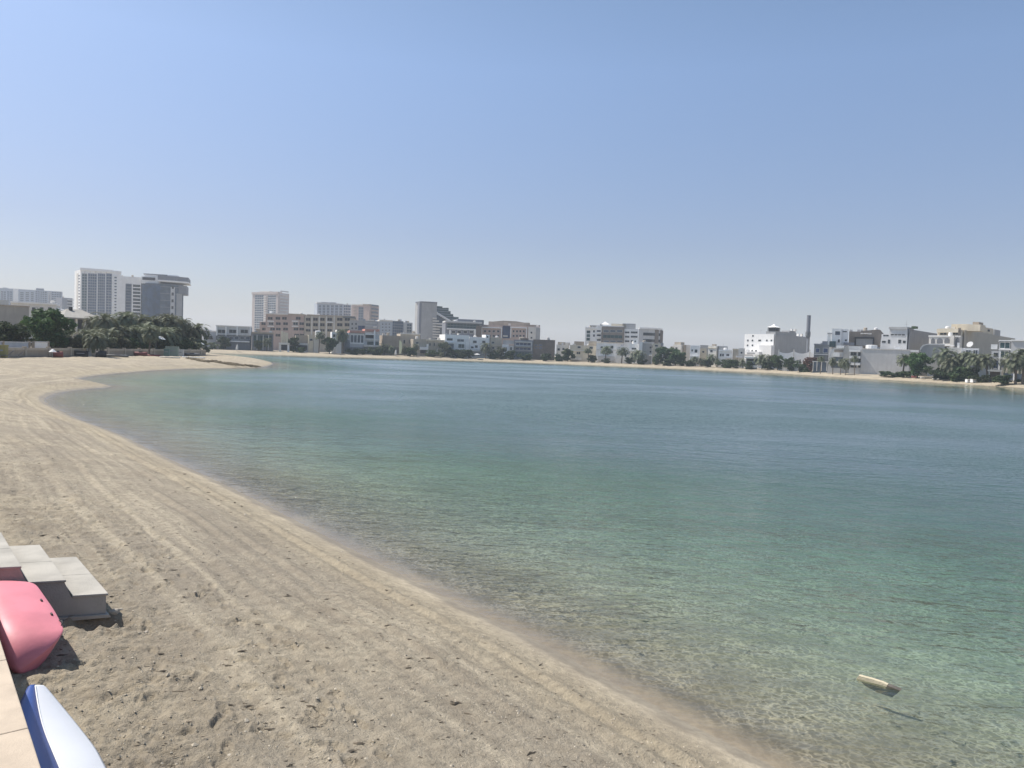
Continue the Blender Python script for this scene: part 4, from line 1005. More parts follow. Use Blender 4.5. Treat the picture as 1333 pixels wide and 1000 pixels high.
b.vol('wall', 935.2, 455.4, 953, WHITE, 9, parapet=.5); b.win(937, 460.6, 939.4, 464); b.win(940, 460.6, 942.4, 464); b.win(945.4, 460.8, 949.4, 464, 0, 2); b.box('roof_hut', 941.4, 450.8, 4, 4, 3, 3, GREY); b.slab('canopy', 944.6, 465.4, 951, 466.6, WHITE, 1.4); b.slab('cornice', 935, 457.6, 953.2, 458.2, OFFW, .25)
b = Bld('grey_house', 'grey cream low house left of the large white block with small windows', 'house', 953.8, 970, D(954, 22), D(970, 24))
b.vol('wall', 953.8, 455, 961, BEIGE, 8); b.vol('wing', 961.2, 453.6, 969.6, OFFW, 8, .5); b.win(964, 458, 966.6, 460.6, .5); b.slab('canopy', 958, 463.4, 966, 465.6, WHITE, 1.5); b.slab('parapet', 953.6, 454, 961, 455.4, CREAM, .2)

b = Bld('apartment_block', 'large white block with small square windows and a plain grey shaded side', 'apartment building', 969.4, 1007.4, D(970, 48), D(1007, 24), tau=48)
b.vol('wall', 969.4, 435, 1007.4, WHITE, 20, side=1052.5)
for y, xs in ((436, (979,)), (442, (972.4, 978.4, 987, 997, 1003)), (448.4, (972, 978.4)), (455.6, (972.6, 978, 983))):
    for x in xs: b.win(x, y, x + (2.4 if x != 987 else 4), y + 2.6, 0, 1, 1, WHITE, GLASS)
dd = b.vside(b.W, 1052.5)
zz_ = b.loc(1007, 435.5)[1]
MB().box(b.W - 5, 1, zz_ + .002, b.W - .4, dd * .62, zz_ + 1.6).build('roof_room', GREY, b.root)
MB().box(b.W - 4.5, dd * .42, zz_ + 1.602, b.W - .5, dd * .6, zz_ + 2.4).build('roof_room', GREY, b.root)
MB().box(b.W + .004, .05, -2, b.W + .14, dd, zz_ - .02).build('side_wall', GREY, b.root)  # grey sheet over the white wall: side's shade put into the colour
gx = b.W - 2.2; gy = 2.6
mb = MB()
for a, c in ((-1.9, -1.9), (1.9, -1.9), (1.9, 1.9), (-1.9, 1.9)): mb.box(gx + a - .12, gy + c - .12, zz_ + 1.604, gx + a + .12, gy + c + .12, zz_ + 3.4)
mb.box(gx - 1.7, gy - 1.7, zz_ + 1.61, gx + 1.7, gy + 1.7, zz_ + 3.2).build('gazebo', DARK, b.root)
MB().add([(gx - 2.4, gy - 2.4, zz_ + 3.41), (gx + 2.4, gy - 2.4, zz_ + 3.41), (gx + 2.4, gy + 2.4, zz_ + 3.41), (gx - 2.4, gy + 2.4, zz_ + 3.41), (gx - 1, gy - 1, zz_ + 4.0), (gx + 1, gy - 1, zz_ + 4.0), (gx + 1, gy + 1, zz_ + 4.0), (gx - 1, gy + 1, zz_ + 4.0), (gx, gy, zz_ + 5.0)],
         [(0, 1, 5, 4), (1, 2, 6, 5), (2, 3, 7, 6), (3, 0, 4, 7), (4, 5, 8), (5, 6, 8), (6, 7, 8), (7, 4, 8), (3, 2, 1, 0)]).build('gazebo_roof', WHITE, b.root)
for k in range(4): MB().box(b.W - 1.6, dd * (.5 + .1 * k), zz_ + .003 if k > 1 else zz_ + 2.41, b.W - .6, dd * (.5 + .1 * k) + .9, zz_ + (1.3 if k > 1 else 3.3)).build('water_tank', (WHITE, OFFW)[k % 2], b.root)
b.vol('front_wing', 988, 449.4, 1004, WHITE, 3, -3); b.vol('low_front', 966.5, 457.6, 988, WHITE, 5, -5.2); b.slab('opening', 980, 459.4, 990, 460.8, GREY, 5.3); b.slab('cornice', 967, 461.4, 987, 462, OFFW, 5.4)

b = Bld('boat_house', 'white low boundary building with pale awnings in front of the grey shaded side', 'house', 996, 1014, D(996, 14), D(1014, 14))
b.vol('wall', 971, 466.4, 986, LGREY, 4); b.slab('awning', 970, 464.6, 985.6, 466.6, WHITE, 1.6, 3); b.slab('garden_wall', 969.6, 475.6, 988, 478.4, WHITE, 1.8); b.slab('opening', 972, 467.4, 985, 470, DARK, .08)
b = Bld('scalloped_wall', 'bright white wall with a scalloped top below the grey shaded block', 'wall', 1013, 1060, D(1013, 17), D(1060, 19))
n = 40; top = []
for i in range(n + 1):
    x = 1013 + 47 * i / n; q = ((x - 1013) / 20.5) % 1.0
    y = 456.4 + 3.4 * math.sin(math.pi * q) ** .7 + (x - 1013) * .02
    top.append(b.loc(x, y))
MB().prism(list(reversed(top)) + [(top[0][0], -1.5), (top[-1][0], -1.5)], 0, .5).build('wall', WHITE, b.root)
for x in (1012.8, 1032.4, 1053): b.slab('pier', x, 454.6 + (x - 1013) * .02, x + 1.4, 476, OFFW, .12, .6)
b = Bld('beach_pavilion', 'white beach pavilion with an upswept curved roof on the right shore', 'pavilion', 1016, 1040, D(1016, 9), D(1040, 9))
n = 14; tp = [b.loc(1015 + 24.5 * i / n, 470.6 - 4.0 * abs(2 * i / n - .98) ** 2.2 + .06 * i) for i in range(n + 1)]; bt = [(u, z - .42) for u, z in tp]
MB().prism(list(reversed(tp)) + bt, -1.2, 5).build('roof', OFFW, b.root)
b.vol('wall', 1021, 473.2, 1039, WHITE, 4); b.vol('side_post', 1018.6, 473, 1020.6, LGREY, 4, .3); b.slab('opening', 1038.4, 474, 1044, 482, TAN, -.3, 2); b.slab('panel_joint', 1029.4, 474, 1030, 482, LGREY, .06)
b = Bld('brown_hut', 'little brown and white beach hut right of the curved roof pavilion', 'hut', 1040.6, 1058, D(1041, 10), D(1058, 10))
b.vol('wall', 1047.6, 473, 1055.6, OFFW, 3); b.vol('post', 1040.8, 468, 1042.2, BROWN, .4); b.vol('post', 1045.4, 468.4, 1046.6, BROWN, .4)
u0, z0, u1, z1 = b.rect(1045.6, 466.4, 1058, 472.4)
MB().prism([(u0, z0), (u1, z0), (u1, z0 + .3), ((u0 + u1) / 2, z1), (u0, z0 + .3)], -.8, 3.6).build('roof', BROWN, b.root); b.slab('door', 1050, 476, 1052.6, 482, BROWN, .08)
b = Bld('telecom_mast', 'tall dark grey clad mast standing above the grey shaded block', 'mast', 1047.6, 1056, D(1050, 42), D(1056, 42))
u, _ = b.loc(1051.6, 440); zt = b.loc(1052, 411)[1]; zm = b.loc(1052, 434)[1]; zn = b.loc(1052, 432)[1]
MB().tube([(u, 0, -2), (u, 0, zm)], [.42, .36], 12).build('pole', STEEL, b.root, False)
MB().tube([(u, 0, zn), (u, 0, zt)], [.80, .80], 16).build('clad_cylinder', SLATE, b.root)
MB().tube([(u, 0, zt + .003), (u, 0, zt + .12)], [.84, .84], 16).build('cap', DGREY, b.root)
MB().tube([(u, 0, zm - 2.2), (u, 0, zm - 1.2), (u, 0, zn - .004)], [.6, 1.0, 1.05], 16).build('antenna_collar', DGREY, b.root)

b = Bld('grey_villa', 'dark grey modern villa with two big square windows left of the white cube villa', 'villa', 1060, 1080, D(1060, 15), D(1080, 14))
b.vol('wall', 1060, 448.6, 1079, DGREY, 9, parapet=.5); b.slab('roof_edge', 1059.6, 447.6, 1070, 449.4, SLATE, .4); b.vol('roof_room', 1070.4, 444.2, 1077.6, SLATE, 5, 1, 449.4); b.win(1061.8, 453.4, 1067, 459.4, 0, 1, 1, LGREY, NAVY); b.win(1071.4, 453.2, 1078, 459.6, 0, 1, 1, LGREY, NAVY); b.slab('white_band', 1060, 461, 1079, 462.2, LGREY, .5); b.slab('opening', 1061, 463.4, 1077, 469, DGREY, .5)
b = Bld('glass_fence', 'grey glazed garden fence with white posts along the right shore', 'fence', 1056, 1124, D(1056, 9), D(1124, 9))
b.vol('panel', 1058, 471.4, 1080, GREYGLASS, .1); b.vol('panel', 1082, 473.6, 1107, GREYGLASS, .1, .2)
for x in (1058, 1063, 1069, 1076, 1081.4): b.slab('post', x, 470.8, x + .8, 483, OFFW, .15, .2)
for x in (1087, 1095, 1103): b.slab('post', x, 473, x + .8, 484, OFFW, .15, .2)
b.slab('rail', 1057.4, 470.4, 1081, 471.4, LGREY, .12, .2)
b = Bld('white_villa', 'tall white cube villa with a large dark square window at the top', 'villa', 1077, 1105, D(1078, 34), D(1105, 34))
b.vol('wall', 1083.4, 428, 1096, WHITE, 10); b.vol('wing', 1077.2, 434.6, 1083.2, WHITE, 9, .4); b.vol('right_wing', 1096.2, 428.6, 1104.6, WHITE, 9, .6); b.win(1086.8, 431, 1094, 436.6, 0, 1, 1, WHITE, GREYGLASS); b.win(1090.4, 441.8, 1093.4, 446); b.win(1097, 431, 1102.6, 432.6, .6); b.win(1099.6, 441.8, 1102.6, 444.4, .6); b.slab('glass_bay', 1079.6, 444.4, 1088, 452, TEAL, 1.4); b.slab('dark_terrace', 1098, 446, 1112, 449.6, SLATE, .5, 3); b.slab('roof_edge', 1077, 433.4, 1083.4, 434.8, GREY, .3)
b = Bld('brown_restaurant', 'brown clad building with a pale script sign and recessed grey front', 'restaurant', 1105, 1150, D(1105, 52), D(1150, 44))
b.vol('wall', 1105.4, 431.6, 1120, BRNCLAD, 12); b.vol('gable', 1120.2, 431, 1147, BRNCLAD, 12, -.3)
u0 = b.loc(1120, 431)[0]; pr = [b.loc(x, y, -.3) for x, y in ((1120.2, 431), (1147, 431), (1147, 430.2), (1145, 429.2), (1140, 429.2), (1128, 430.4))]
MB().prism(pr, -.3, 10).build('gable_top', BRNCLAD, b.root)
MB().prism([b.loc(x, y, -.4) for x, y in ((1147.2, 431), (1147.2, 452), (1150.4, 452), (1150.4, 434.6))], -.2, 9).build('sloping_end', BRNCLAD, b.root)
b.slab('recess', 1114.4, 441, 1136, 450, GREY, .34); b.slab('dark_frame', 1112.4, 439, 1138, 441, DARK, .8); b.slab('dark_frame', 1112.4, 441.1, 1114.2, 450, DARK, .78); b.slab('dark_frame', 1136.2, 441.1, 1138, 450, DARK, .78)
mb = MB(); g = random.Random(5); prev = None
P_ = []
for i in range(44):
    t = i / 43; x = 1120.2 + 14.6 * t; y = 434.3 + .3 * t + (.95 * math.sin(i * 1.9) if i < 9 or 30 < i else .45 * math.sin(i * 1.7)) * (.8 if i < 30 else 1.1)
    u, z = b.loc(x, y, -.45); P_.append((u, -.42, z))
mb.tube(P_, [.085] * len(P_), 5).build('script_sign', WHITE, b.root)
for x in (1118, 1122.4, 1108): b.box('roof_vent', x, 429.2, 3, 1.1, 1, 1.2, LGREY)

b = Bld('curved_villa', 'white villa with sweeping curved side wall and stacked balconies on right shore', 'villa', 1078, 1105, D(1079, 14), D(1105, 12))
pr = [b.loc(x, y) for x, y in ((1076, 484), (1078.4, 474), (1080, 464), (1081.4, 457), (1084, 453.8), (1088, 453), (1098, 453), (1098, 484))]
MB().prism([(u, z if z > .6 else -2) for u, z in reversed(pr)], 0, 9).build('curved_wall', LGREY, b.root)
b.vol('tower', 1098.2, 450.6, 1105.6, GREY, 9, -.4); b.slab('white_block', 1089, 450, 1098.6, 453.4, WHITE, .5, 6); b.slab('opening', 1086, 455, 1098, 458.6, BRNCLAD, .1); b.slab('balcony', 1085, 460, 1093, 464.4, WHITE, 1.2); b.slab('opening', 1084, 465, 1097.6, 470, GREYGLASS, .1); b.slab('balcony', 1081.6, 470.6, 1098, 472.6, OFFW, 1.4); b.slab('opening', 1082, 473, 1098, 479, GREYGLASS, .1)
b = Bld('blank_villa', 'wide pale villa with a large blank wall and stacked white balconies at left', 'villa', 1105.4, 1185, D(1105, 16), D(1185, 14))
b.vol('wall', 1121.4, 455, 1184.6, LGREY, 12, parapet=.5); b.vol('balcony_bay', 1105.8, 455.4, 1121.2, LGREY, 11, .4)
for y in (455.4, 464, 472.8): b.slab('balcony', 1105.6, y, 1119.6, y + 2.6, WHITE, 1.2)
for y in (458.4, 466.8, 475.4): b.win(1107, y, 1115, y + (4.6 if y < 475 else 3.4), .4, 2, 1, DGREY, GLASS); b.win(1116.8, y, 1120.6, y + 5 if y < 475 else y + 3.4, .4, 1, 1, DGREY, GLASS)
b.slab('roof_edge', 1105, 450.6, 1122, 455.2, LGREY, .4, 8, 1); b.tank(1134.6, 449.2, 3, 1.9, 1.6); b.box('roof_unit', 1139, 452, 3, 1, 1, 1.2, DARK); b.box('roof_unit', 1143, 452, 3, 1, 1, 1.2, STEEL); b.slab('parapet', 1121.6, 454.4, 1184, 455.4, OFFW, .12, .1)
b.slab('awning', 1183, 455.8, 1196, 458.6, WHITE, .8, 6, 1); b.vol('wing', 1182.4, 459, 1197, LGREY, 8, .8)
b.box('roof_unit', 1168, 452.2, 3, 1.6, 1, 1.6, WHITE)
b = Bld('grey_villa', 'pale villa with a flat grey roof slab and a blank shaded dark grey side', 'villa', 1147, 1181.4, D(1147, 38), D(1181, 32), tau=42)
b.vol('wall', 1158, 428.6, 1181.4, LGREY, 12, side=1221); b.vol('left_wing', 1147.4, 435, 1157.8, LGREY, 10, .5); b.slab('roof', 1157.6, 425.8, 1181.6, 428.8, GREY, .6, 8); b.curtain(1159.4, 434.6, 1178.4, 437.4, 4, 1, LGREY, GLASS, t=.12); b.win(1149.6, 434.8 + 1, 1157, 438, .5, 2, 1, LGREY, GLASS); b.win(1147.8, 443.4, 1153.4, 446.8, .5); b.win(1155.6, 442, 1159, 447.6); b.win(1169, 442, 1173.4, 447.4); b.win(1175, 443.2, 1179.4, 447.2)
dd = b.vside(b.W, 1221); zz_ = b.loc(1181, 428.6)[1]
MB().box(b.W + .004, .05, -2, b.W + .14, dd, zz_ - .02).build('side_facing', SLATE, b.root); b.slab('planter_bush', 1184.4, 424.4, 1190, 427.4, leafmat('leaf_dark', (0.035, 0.06, 0.028), (0.085, 0.12, 0.05)), -2, 5)  # dark sheet paints the shade of the villa's right side

b = Bld('arched_villa', 'cream villa with arched loggias and a tall blank shaded side at right', 'villa', 1209, 1252.6, D(1209, 42), D(1252, 30), tau=44)
b.vol('wall', 1220.4, 429.6, 1252.6, CREAM, 14, side=1319.5); b.vol('loggia', 1209.4, 437.6, 1250, OFFW, 5, -2.5); b.vol('attic', 1246, 422.6, 1276, CREAM, 7, 3, 431)
n = 10; tp = [b.loc(1219.6 + 28 * i / n, 428.6 - 2.6 * math.sin(math.pi * (.25 + .5 * i / n)) + 1.6, -1) for i in range(n + 1)]
MB().prism(list(reversed(tp)) + [(tp[0][0], tp[0][1] - 1.2), (tp[-1][0], tp[-1][1] - 1.2)], -1.2, 6).build('curved_cornice', CREAM, b.root)
b.win(1223.4, 433, 1232.6, 436.2, 0, 2, 1, CREAM, GLASS); b.win(1235.6, 433, 1248.6, 436, 0, 3, 1, CREAM, GLASS)
def arch(x0, y0, x1, y1, v):
    u0, z0, u1, z1 = b.rect(x0, y0, x1, y1, v); r = (z1 - z0) * .45; n = 8
    pr = [(u0, z0), (u1, z0)] + [(u0 + (u1 - u0) * (.5 + .5 * math.cos(math.pi * i / n)), z1 - r + r * math.sin(math.pi * i / n)) for i in range(n + 1)]
    MB().prism(pr, v - .1, v + .1).build('arched_opening', DGREY, b.root)
for x0, x1 in ((1212, 1217), (1219.6, 1227), (1229.4, 1236.4)): arch(x0, 440.4, x1, 447, -2.5)
arch(1243.6, 439.6, 1249, 452, -2.5); b.slab('tower', 1237.6, 437, 1242.4, 455, OFFW, .8, 3, -2.5); b.slab('cornice', 1209, 437, 1250.6, 438.4, WHITE, .3, 1, -2.5); b.slab('balcony', 1226, 449, 1243, 450.6, WHITE, .8, 1, -2.5); b.win(1229, 451, 1236, 455, -2.5, 1, 1, OFFW, GLASS)
b.slab('brown_pier', 1247.4, 427, 1250.8, 438, BRNCLAD, .4)
dd = b.vside(b.W, 1319.5); zz_ = b.loc(1252, 429.6)[1]
MB().box(b.W + .004, .3, -2, b.W + .12, dd - .2, zz_ - .02).build('side_wall', mat('shade_toned_cream_render', (0.40, 0.375, 0.32), .85, .06, .2), b.root)  # duller tone than the cream front, the side's shade painted in
MB().box(b.W - 6, dd * .1, zz_ + .003, b.W - .5, dd * .55, zz_ + 2.4).build('roof_room', CREAM, b.root)
for k in range(4): MB().box(b.W - .54, dd * (.14 + .1 * k), zz_ + 1.0, b.W - .46, dd * (.18 + .1 * k), zz_ + 1.8).build('window', DARK, b.root)
MB().box(b.W - 3, dd * .30, zz_ + 2.403, b.W - 1, dd * .38, zz_ + 4.0).build('stair_head', TAN, b.root); MB().box(b.W - 2, dd * .56, zz_ + .004, b.W - .2, dd * .68, zz_ + 2.2).build('stair_head', GREY, b.root)

b = Bld('rounded_villa', 'plain grey villa with a rounded roof corner behind the bright green tree', 'villa', 1197, 1230, D(1197, 16), D(1230, 14))
pr = [b.loc(x, y) for x, y in ((1229.6, 484), (1229.6, 448.6), (1206, 448.2), (1201, 449.4), (1198, 452.6), (1197, 458), (1197, 484))]
MB().prism([(u, z if z > .8 else -2) for u, z in pr], 0, 10).build('wall', GREY, b.root)
q = [b.loc(x, y, -.4) for x, y in ((1197.4, 456), (1199, 451.4), (1202, 449), (1207, 447.6), (1230, 447.8), (1230, 449.4), (1207, 449.2), (1203, 450.4), (1200.4, 452.6), (1198.6, 456.4))]
MB().prism(q, -.4, 6).build('roof_edge', LGREY, b.root); b.slab('wing', 1222, 456, 1230, 486, LGREY, .3)
b = Bld('white_house', 'two storey white house with three grey openings behind the right hand palms', 'house', 1232, 1276, D(1232, 17), D(1276, 15))
b.vol('wall', 1232.4, 452.4, 1252, OFFW, 9); b.vol('wing', 1252.2, 453.4, 1274.6, WHITE, 9, .3); b.win(1235, 457.4, 1245.6, 461.4, 0, 2, 1, OFFW, GLASS); b.win(1256.6, 455.6, 1264, 463, .3, 2, 1, WHITE, GREYGLASS); b.win(1266.6, 455.6, 1273, 462, .3, 2, 1, WHITE, GREYGLASS); b.slab('turret', 1246, 446, 1249, 453, WHITE, -.6, 2.4); b.slab('pier', 1251, 455, 1254, 463, WHITE, .6); b.slab('awning', 1230.6, 480.6, 1237, 482.4, LGREY, 3, -1); b.slab('garden_front', 1234, 466, 1274, 490, SLATE, .5); b.dish(1263.6, 449.4, 3, 1.0, LGREY)
b = Bld('modern_villa', 'modern villa of stacked dark glass boxes with thin white frames', 'villa', 1290, 1317, D(1290, 14), D(1317, 12))
b.vol('wall', 1290.6, 457, 1300.6, LGREY, 8, .6); b.vol('glass_stack', 1301, 444, 1315.6, SLATE, 9); b.curtain(1301.6, 445.6, 1314.6, 453.8, 2, 1, WHITE, TEAL, t=.1); b.curtain(1302.6, 457, 1313, 465.4, 2, 1, WHITE, TEAL, t=.1); b.win(1302.6, 469.4, 1313.4, 476.4, 0, 3, 1, DGREY, GLASS)
b.slab('roof_edge', 1300, 443, 1317, 444.4, WHITE, .8, 6); b.slab('floor_edge', 1300, 454.4, 1316, 456, WHITE, .8); b.slab('floor_edge', 1300.4, 466.4, 1314, 468, OFFW, .8); b.slab('white_pier', 1300, 456.2, 1302, 484, WHITE, .7)
b.win(1293, 459, 1299.6, 465, .6, 1, 1, LGREY, GLASS); b.win(1293, 469, 1299.6, 480, .6, 2, 1, LGREY, NAVY); b.slab('floor_edge', 1289, 465.4, 1300, 466.8, LGREY, .4); b.box('roof_vent', 1294.4, 448.4, 2, 1.6, 1.4, 1.4, WHITE)
b = Bld('beach_shelter', 'white flat roofed beach shelter in front of the modern villa', 'pavilion', 1285, 1305, D(1286, 7), D(1305, 7))
b.slab('roof', 1285.6, 481.6, 1304.6, 483.6, OFFW, .6, 3.2); b.vol('post', 1302, 484, 1303.6, LGREY, .3); b.vol('post', 1287.4, 484, 1288.6, LGREY, .3); b.vol('back_wall', 1288, 484, 1302, BROWN, .2, 2.4)
b = Bld('pale_villa', 'pale grey villa cut by the right edge of the photo behind palms', 'villa', 1316, 1420, D(1317, 15), D(1400, 13))
b.vol('wall', 1316.6, 444, 1420, LGREY, 10, 1); b.slab('roof_edge', 1316, 443, 1420, 444.6, WHITE, .4, 6, 1); b.vol('low_wing', 1303.4, 479, 1332, CREAM, 3, -2.5); b.slab('opening', 1306, 486, 1330, 495, GREYGLASS, .05, 0, -2.5); b.grid(1322, 452, 1416, 476, 8, 2, .5, .5, v=1); b.slab('column', 1319, 484, 1321, 496, WHITE, .5, 0, -2.5)
# plant, tanks and aerials that stand on the flat roofs
rg = random.Random(31)
for s in ALL:
    if s.root.name.split('.')[0] in ('beach_wall', 'screen_fence', 'glass_fence', 'scalloped_wall', 'telecom_mast', 'beach_pavilion', 'brown_hut', 'cream_gateway', 'beach_shelter', 'pavilion_house') : continue
    for (u0, u1, v, dp, zt) in s.roofs[:2]:
        if u1 - u0 < 5: continue
        for k in range(rg.choice((1, 2, 2, 3))):
            u = rg.uniform(u0 + 1.2, u1 - 1.2); vv = v + rg.uniform(1.2, min(5.0, dp - 2.2)); t = rg.random()
            if t < .55: MB().box(u - .6, vv, zt + .004, u + rg.uniform(.3, .9), vv + .9, zt + rg.uniform(.8, 1.5)).build('air_conditioner', rg.choice((LGREY, OFFW, STEEL)), s.root)
            elif t < .8: MB().tube([(u, vv, zt + .004), (u, vv, zt + 1.3), (u, vv, zt + 1.45)], [.75, .75, .3], 10).build('water_tank', rg.choice((WHITE, OFFW, BEIGE)), s.root)
            else: MB().tube([(u, vv, zt), (u, vv, zt + rg.uniform(2.2, 3.6))], [.06, .04], 5).box(u - .7, vv - .03, zt + 1.9, u + .7, vv + .03, zt + 1.97).build('aerial', STEEL, s.root)
# ------------------------------------------------------------------ trees
LEAF_D = leafmat('leaf_dark', (0.035, 0.06, 0.028), (0.085, 0.12, 0.05)); LEAF_G = leafmat('leaf_green', (0.035, 0.075, 0.025), (0.09, 0.145, 0.045))
LEAF_P = leafmat('palm_leaf', (0.09, 0.11, 0.07), (0.19, 0.20, 0.13)); LEAF_R = leafmat('red_leaf', (0.08, 0.035, 0.035), (0.13, 0.06, 0.05))
BARK = mat('palm_trunk', (0.14, 0.11, 0.085), .9, .25, 3); WOOD = mat('tree_bark', (0.10, 0.085, 0.065), .9, .2, 3)
def leaf_quads(mb, g, c, n, rad, size):
    for _ in range(n):
        d = Vector((g.gauss(0, 1), g.gauss(0, 1), g.gauss(0, 1))).normalized() * rad * g.uniform(.55, 1.05)
        d.z *= .8; p = c + d
        a = Vector((g.gauss(0, 1), g.gauss(0, 1), g.gauss(0, .6))).normalized(); b = a.cross(Vector((g.gauss(0, 1), g.gauss(0, 1), g.gauss(0, 1)))).normalized()
        s = size * g.uniform(.6, 1.3)
        mb.add([p - a * s, p + b * s * .45, p + a * s, p - b * s * .45], [(0, 1, 2, 3)])
def bush_proto(name, seed, width, leafm, trunk=.25, clumps=22, n=120, size=.055):
    """unit-height leafy tree or shrub: trunk with limbs, crown of leaf clumps"""
    g = random.Random(seed); root = empty(name, (0, 0, -50)); mb = MB(); tr = MB()
    tr.tube([(0, 0, -.05), (.01, 0, trunk * .6), (.0, .01, trunk + .25)], [.035, .028, .016], 7)
    for k in range(clumps):
        a = g.uniform(0, 6.283); t = g.uniform(0, 1) ** .7; zc = g.uniform(trunk, .9); prof = math.sin(math.pi * min(1, max(.08, (zc - trunk * .7) / (1.02 - trunk * .7)))) ** .6
        c = Vector((math.cos(a) * width * .40 * t * prof, math.sin(a) * width * .40 * t * prof, zc)); r = g.uniform(.08, .16) * (.7 + .5 * width)
        if c.z + r * .8 > 1: c.z = 1 - r * .8
        leaf_quads(mb, g, c, n, r, size)
        if k < 7: tr.tube([(0, 0, trunk * .8), tuple(c * .55 + Vector((0, 0, trunk * .4))), tuple(c)], [.016, .011, .004], 5, False)
    tr.build('trunk', WOOD, root); mb.build('crown', leafm, root)
    return root
def palm_proto(name, seed, fronds=46, hc=.70, fl=.34, skirt=True):
    """unit-height date palm"""
    g = random.Random(seed); root = empty(name, (0, 0, -50)); tr = MB(); mb = MB()
    lean = Vector((g.uniform(-.05, .05), g.uniform(-.05, .05), 0))
    pts = [lean * (t * t) + Vector((0, 0, -.03 + (hc + .03) * t)) for t in (0, .12, .25, .4, .55, .7, .85, 1)]
    tr.tube([tuple(p) for p in pts], [.034, .027, .024, .025, .023, .024, .023, .028], 8); tr.build('trunk', BARK, root)
    top = pts[-1]
    for k in range(fronds):
        az = k * 2.39996 + g.uniform(-.2, .2); el = R(82) - (k / fronds) ** .9 * R(128 if skirt else 100); L = fl * g.uniform(.85, 1.1)
        h = Vector((math.cos(az), math.sin(az), 0)); side = Vector((-h.y, h.x, 0)); p = top.copy(); e = el; prev = p.copy(); n = 9
        for i in range(n):
            dirv = h * math.cos(e) + Vector((0, 0, 1)) * math.sin(e); q = p + dirv * (L / n)
            up = side.cross(dirv)
            ll = .105 * math.sin(math.pi * (i + .8) / (n + .6)) ** .6
            for s in (-1, 1):
                tip = p + dirv * ll * .62 + side * s * ll * .72 + up * (-.15 if s else 0) * ll * g.uniform(.3, 1.6)
                mb.add([p - dirv * .006, p + dirv * (L / n) * .62, tip], [(0, 1, 2)])
                tip2 = tip + dirv * (L / n) * .5
                mb.add([p + dirv * (L / n) * .5, q, tip2], [(0, 1, 2)])
            mb.add([p - side * .004, p + side * .004, q + side * .003, q - side * .003], [(0, 1, 2, 3)])
            p = q; e -= R(10 + 9 * (i / n)) * (1.0 if el > 0 else .5)
    mb.build('crown', LEAF_P, root)
    return root
PROTO = {'palm': [palm_proto('date_palm', 1), palm_proto('date_palm', 2, 40, .66, .36), palm_proto('date_palm', 3, 52, .62, .40), palm_proto('date_palm', 4, 36, .74, .29, False)],
         'dense': [palm_proto('date_palm', 5, 64, .52, .50), palm_proto('date_palm', 6, 60, .56, .46)],
         'tree': [bush_proto('broadleaf_tree', 11, 1.0, LEAF_D), bush_proto('broadleaf_tree', 12, 1.15, LEAF_D, .2, 26)],
         'green': [bush_proto('broadleaf_tree', 13, 1.05, LEAF_G, .16, 34, 130)],
         'shrub': [bush_proto('garden_shrub', 21, 1.5, LEAF_D, .05, 20, 90, .08), bush_proto('garden_shrub', 22, 1.9, LEAF_D, .04, 22, 90, .08)],
         'pale': [bush_proto('garden_shrub', 23, 1.6, LEAF_P, .05, 20, 90, .08)],
         'red': [bush_proto('garden_shrub', 24, 1.2, LEAF_R, .2, 18, 90, .07)]}
used = set(); tg = random.Random(4); tcount = {}
def plant(kind, px, top, Y, label, group=None, w=1.0, z=None):
    pr = PROTO[kind]; i = tcount.get(kind, 0); tcount[kind] = i + 1; p0 = pr[i % len(pr)]
    p = column(px, Y, 1.35); gz = ground_z(p.x, p.y) if z is None else z
    d = ray(px, top); h = ((CAM + d * (Y / d.y)).z - gz) * (1.12 if kind == 'palm' else 1.06 if kind == 'dense' else 1.0)
    o = p0 if p0.name not in used else copy_tree(p0)
    used.add(p0.name)
    o.location = (p.x, p.y, gz - .03 * h); o.scale = (h * w, h * w, h); o.rotation_euler = (0, 0, tg.uniform(0, 6.28))
    return tag(o, label, 'palm tree' if 'palm' in o.name else ('shrub' if 'shrub' in o.name else 'tree'), group)
plant('tree', 17, 417, wd(17, 6), 'dark spreading tree at the far left above the pale blue screen', None, 1.25)
plant('tree', -22, 412, wd(-22, 7), 'dark tree cut by the left edge of the photo', None, 1.1)
plant('green', 61, 400, wd(61, 7), 'big round green tree above the white garden screen at left', None, .98)
plant('tree', 80, 424, wd(80, 9), 'dark tree filling the gap right of the big round green tree', None, 1.1)
plant('dense', 112, 418, wd(112, 4), 'leftmost bushy date palm of the grove, right of the pavilion house', 'date palms of the left grove')
plant('dense', 127, 426, wd(127, -2), 'short bushy date palm with its trunk in front of the beach wall', 'date palms of the left grove', 1.1)
GP = 'date palm among many in the dense grove behind the left beach wall'
for px, top, off in ((122, 408, 12), (135, 402, 8), (147, 408, 12), (143, 418, 4), (160, 404, 9), (170, 403, 14), (166, 414, 5), (180, 404, 10), (188, 409, 6), (196, 406, 14), (203, 412, 8), (213, 405, 11), (222, 405, 7), (219, 417, 4), (231, 409, 12), (237, 413, 7), (152, 416, 6), (176, 416, 5), (210, 418, 4), (229, 420, 5)):
    plant('palm' if off > 6 else 'dense', px, top, wd(px, off), GP, 'date palms of the left grove', .95)
plant('palm', 194, 422, wd(194, -1.2), 'date palm with a bare dark trunk standing before the beach wall', 'date palms of the left grove')
plant('dense', 246, 413, wd(246, 8), 'date palm second from the right end of the left grove', 'date palms of the left grove', .9)
plant('palm', 260, 417, wd(260, 5), 'rightmost date palm of the left grove, its fronds against the sky', 'date palms of the left grove', 1.1)
HG = 'dark shrub of the dense hedge along the left beach wall under the palms'
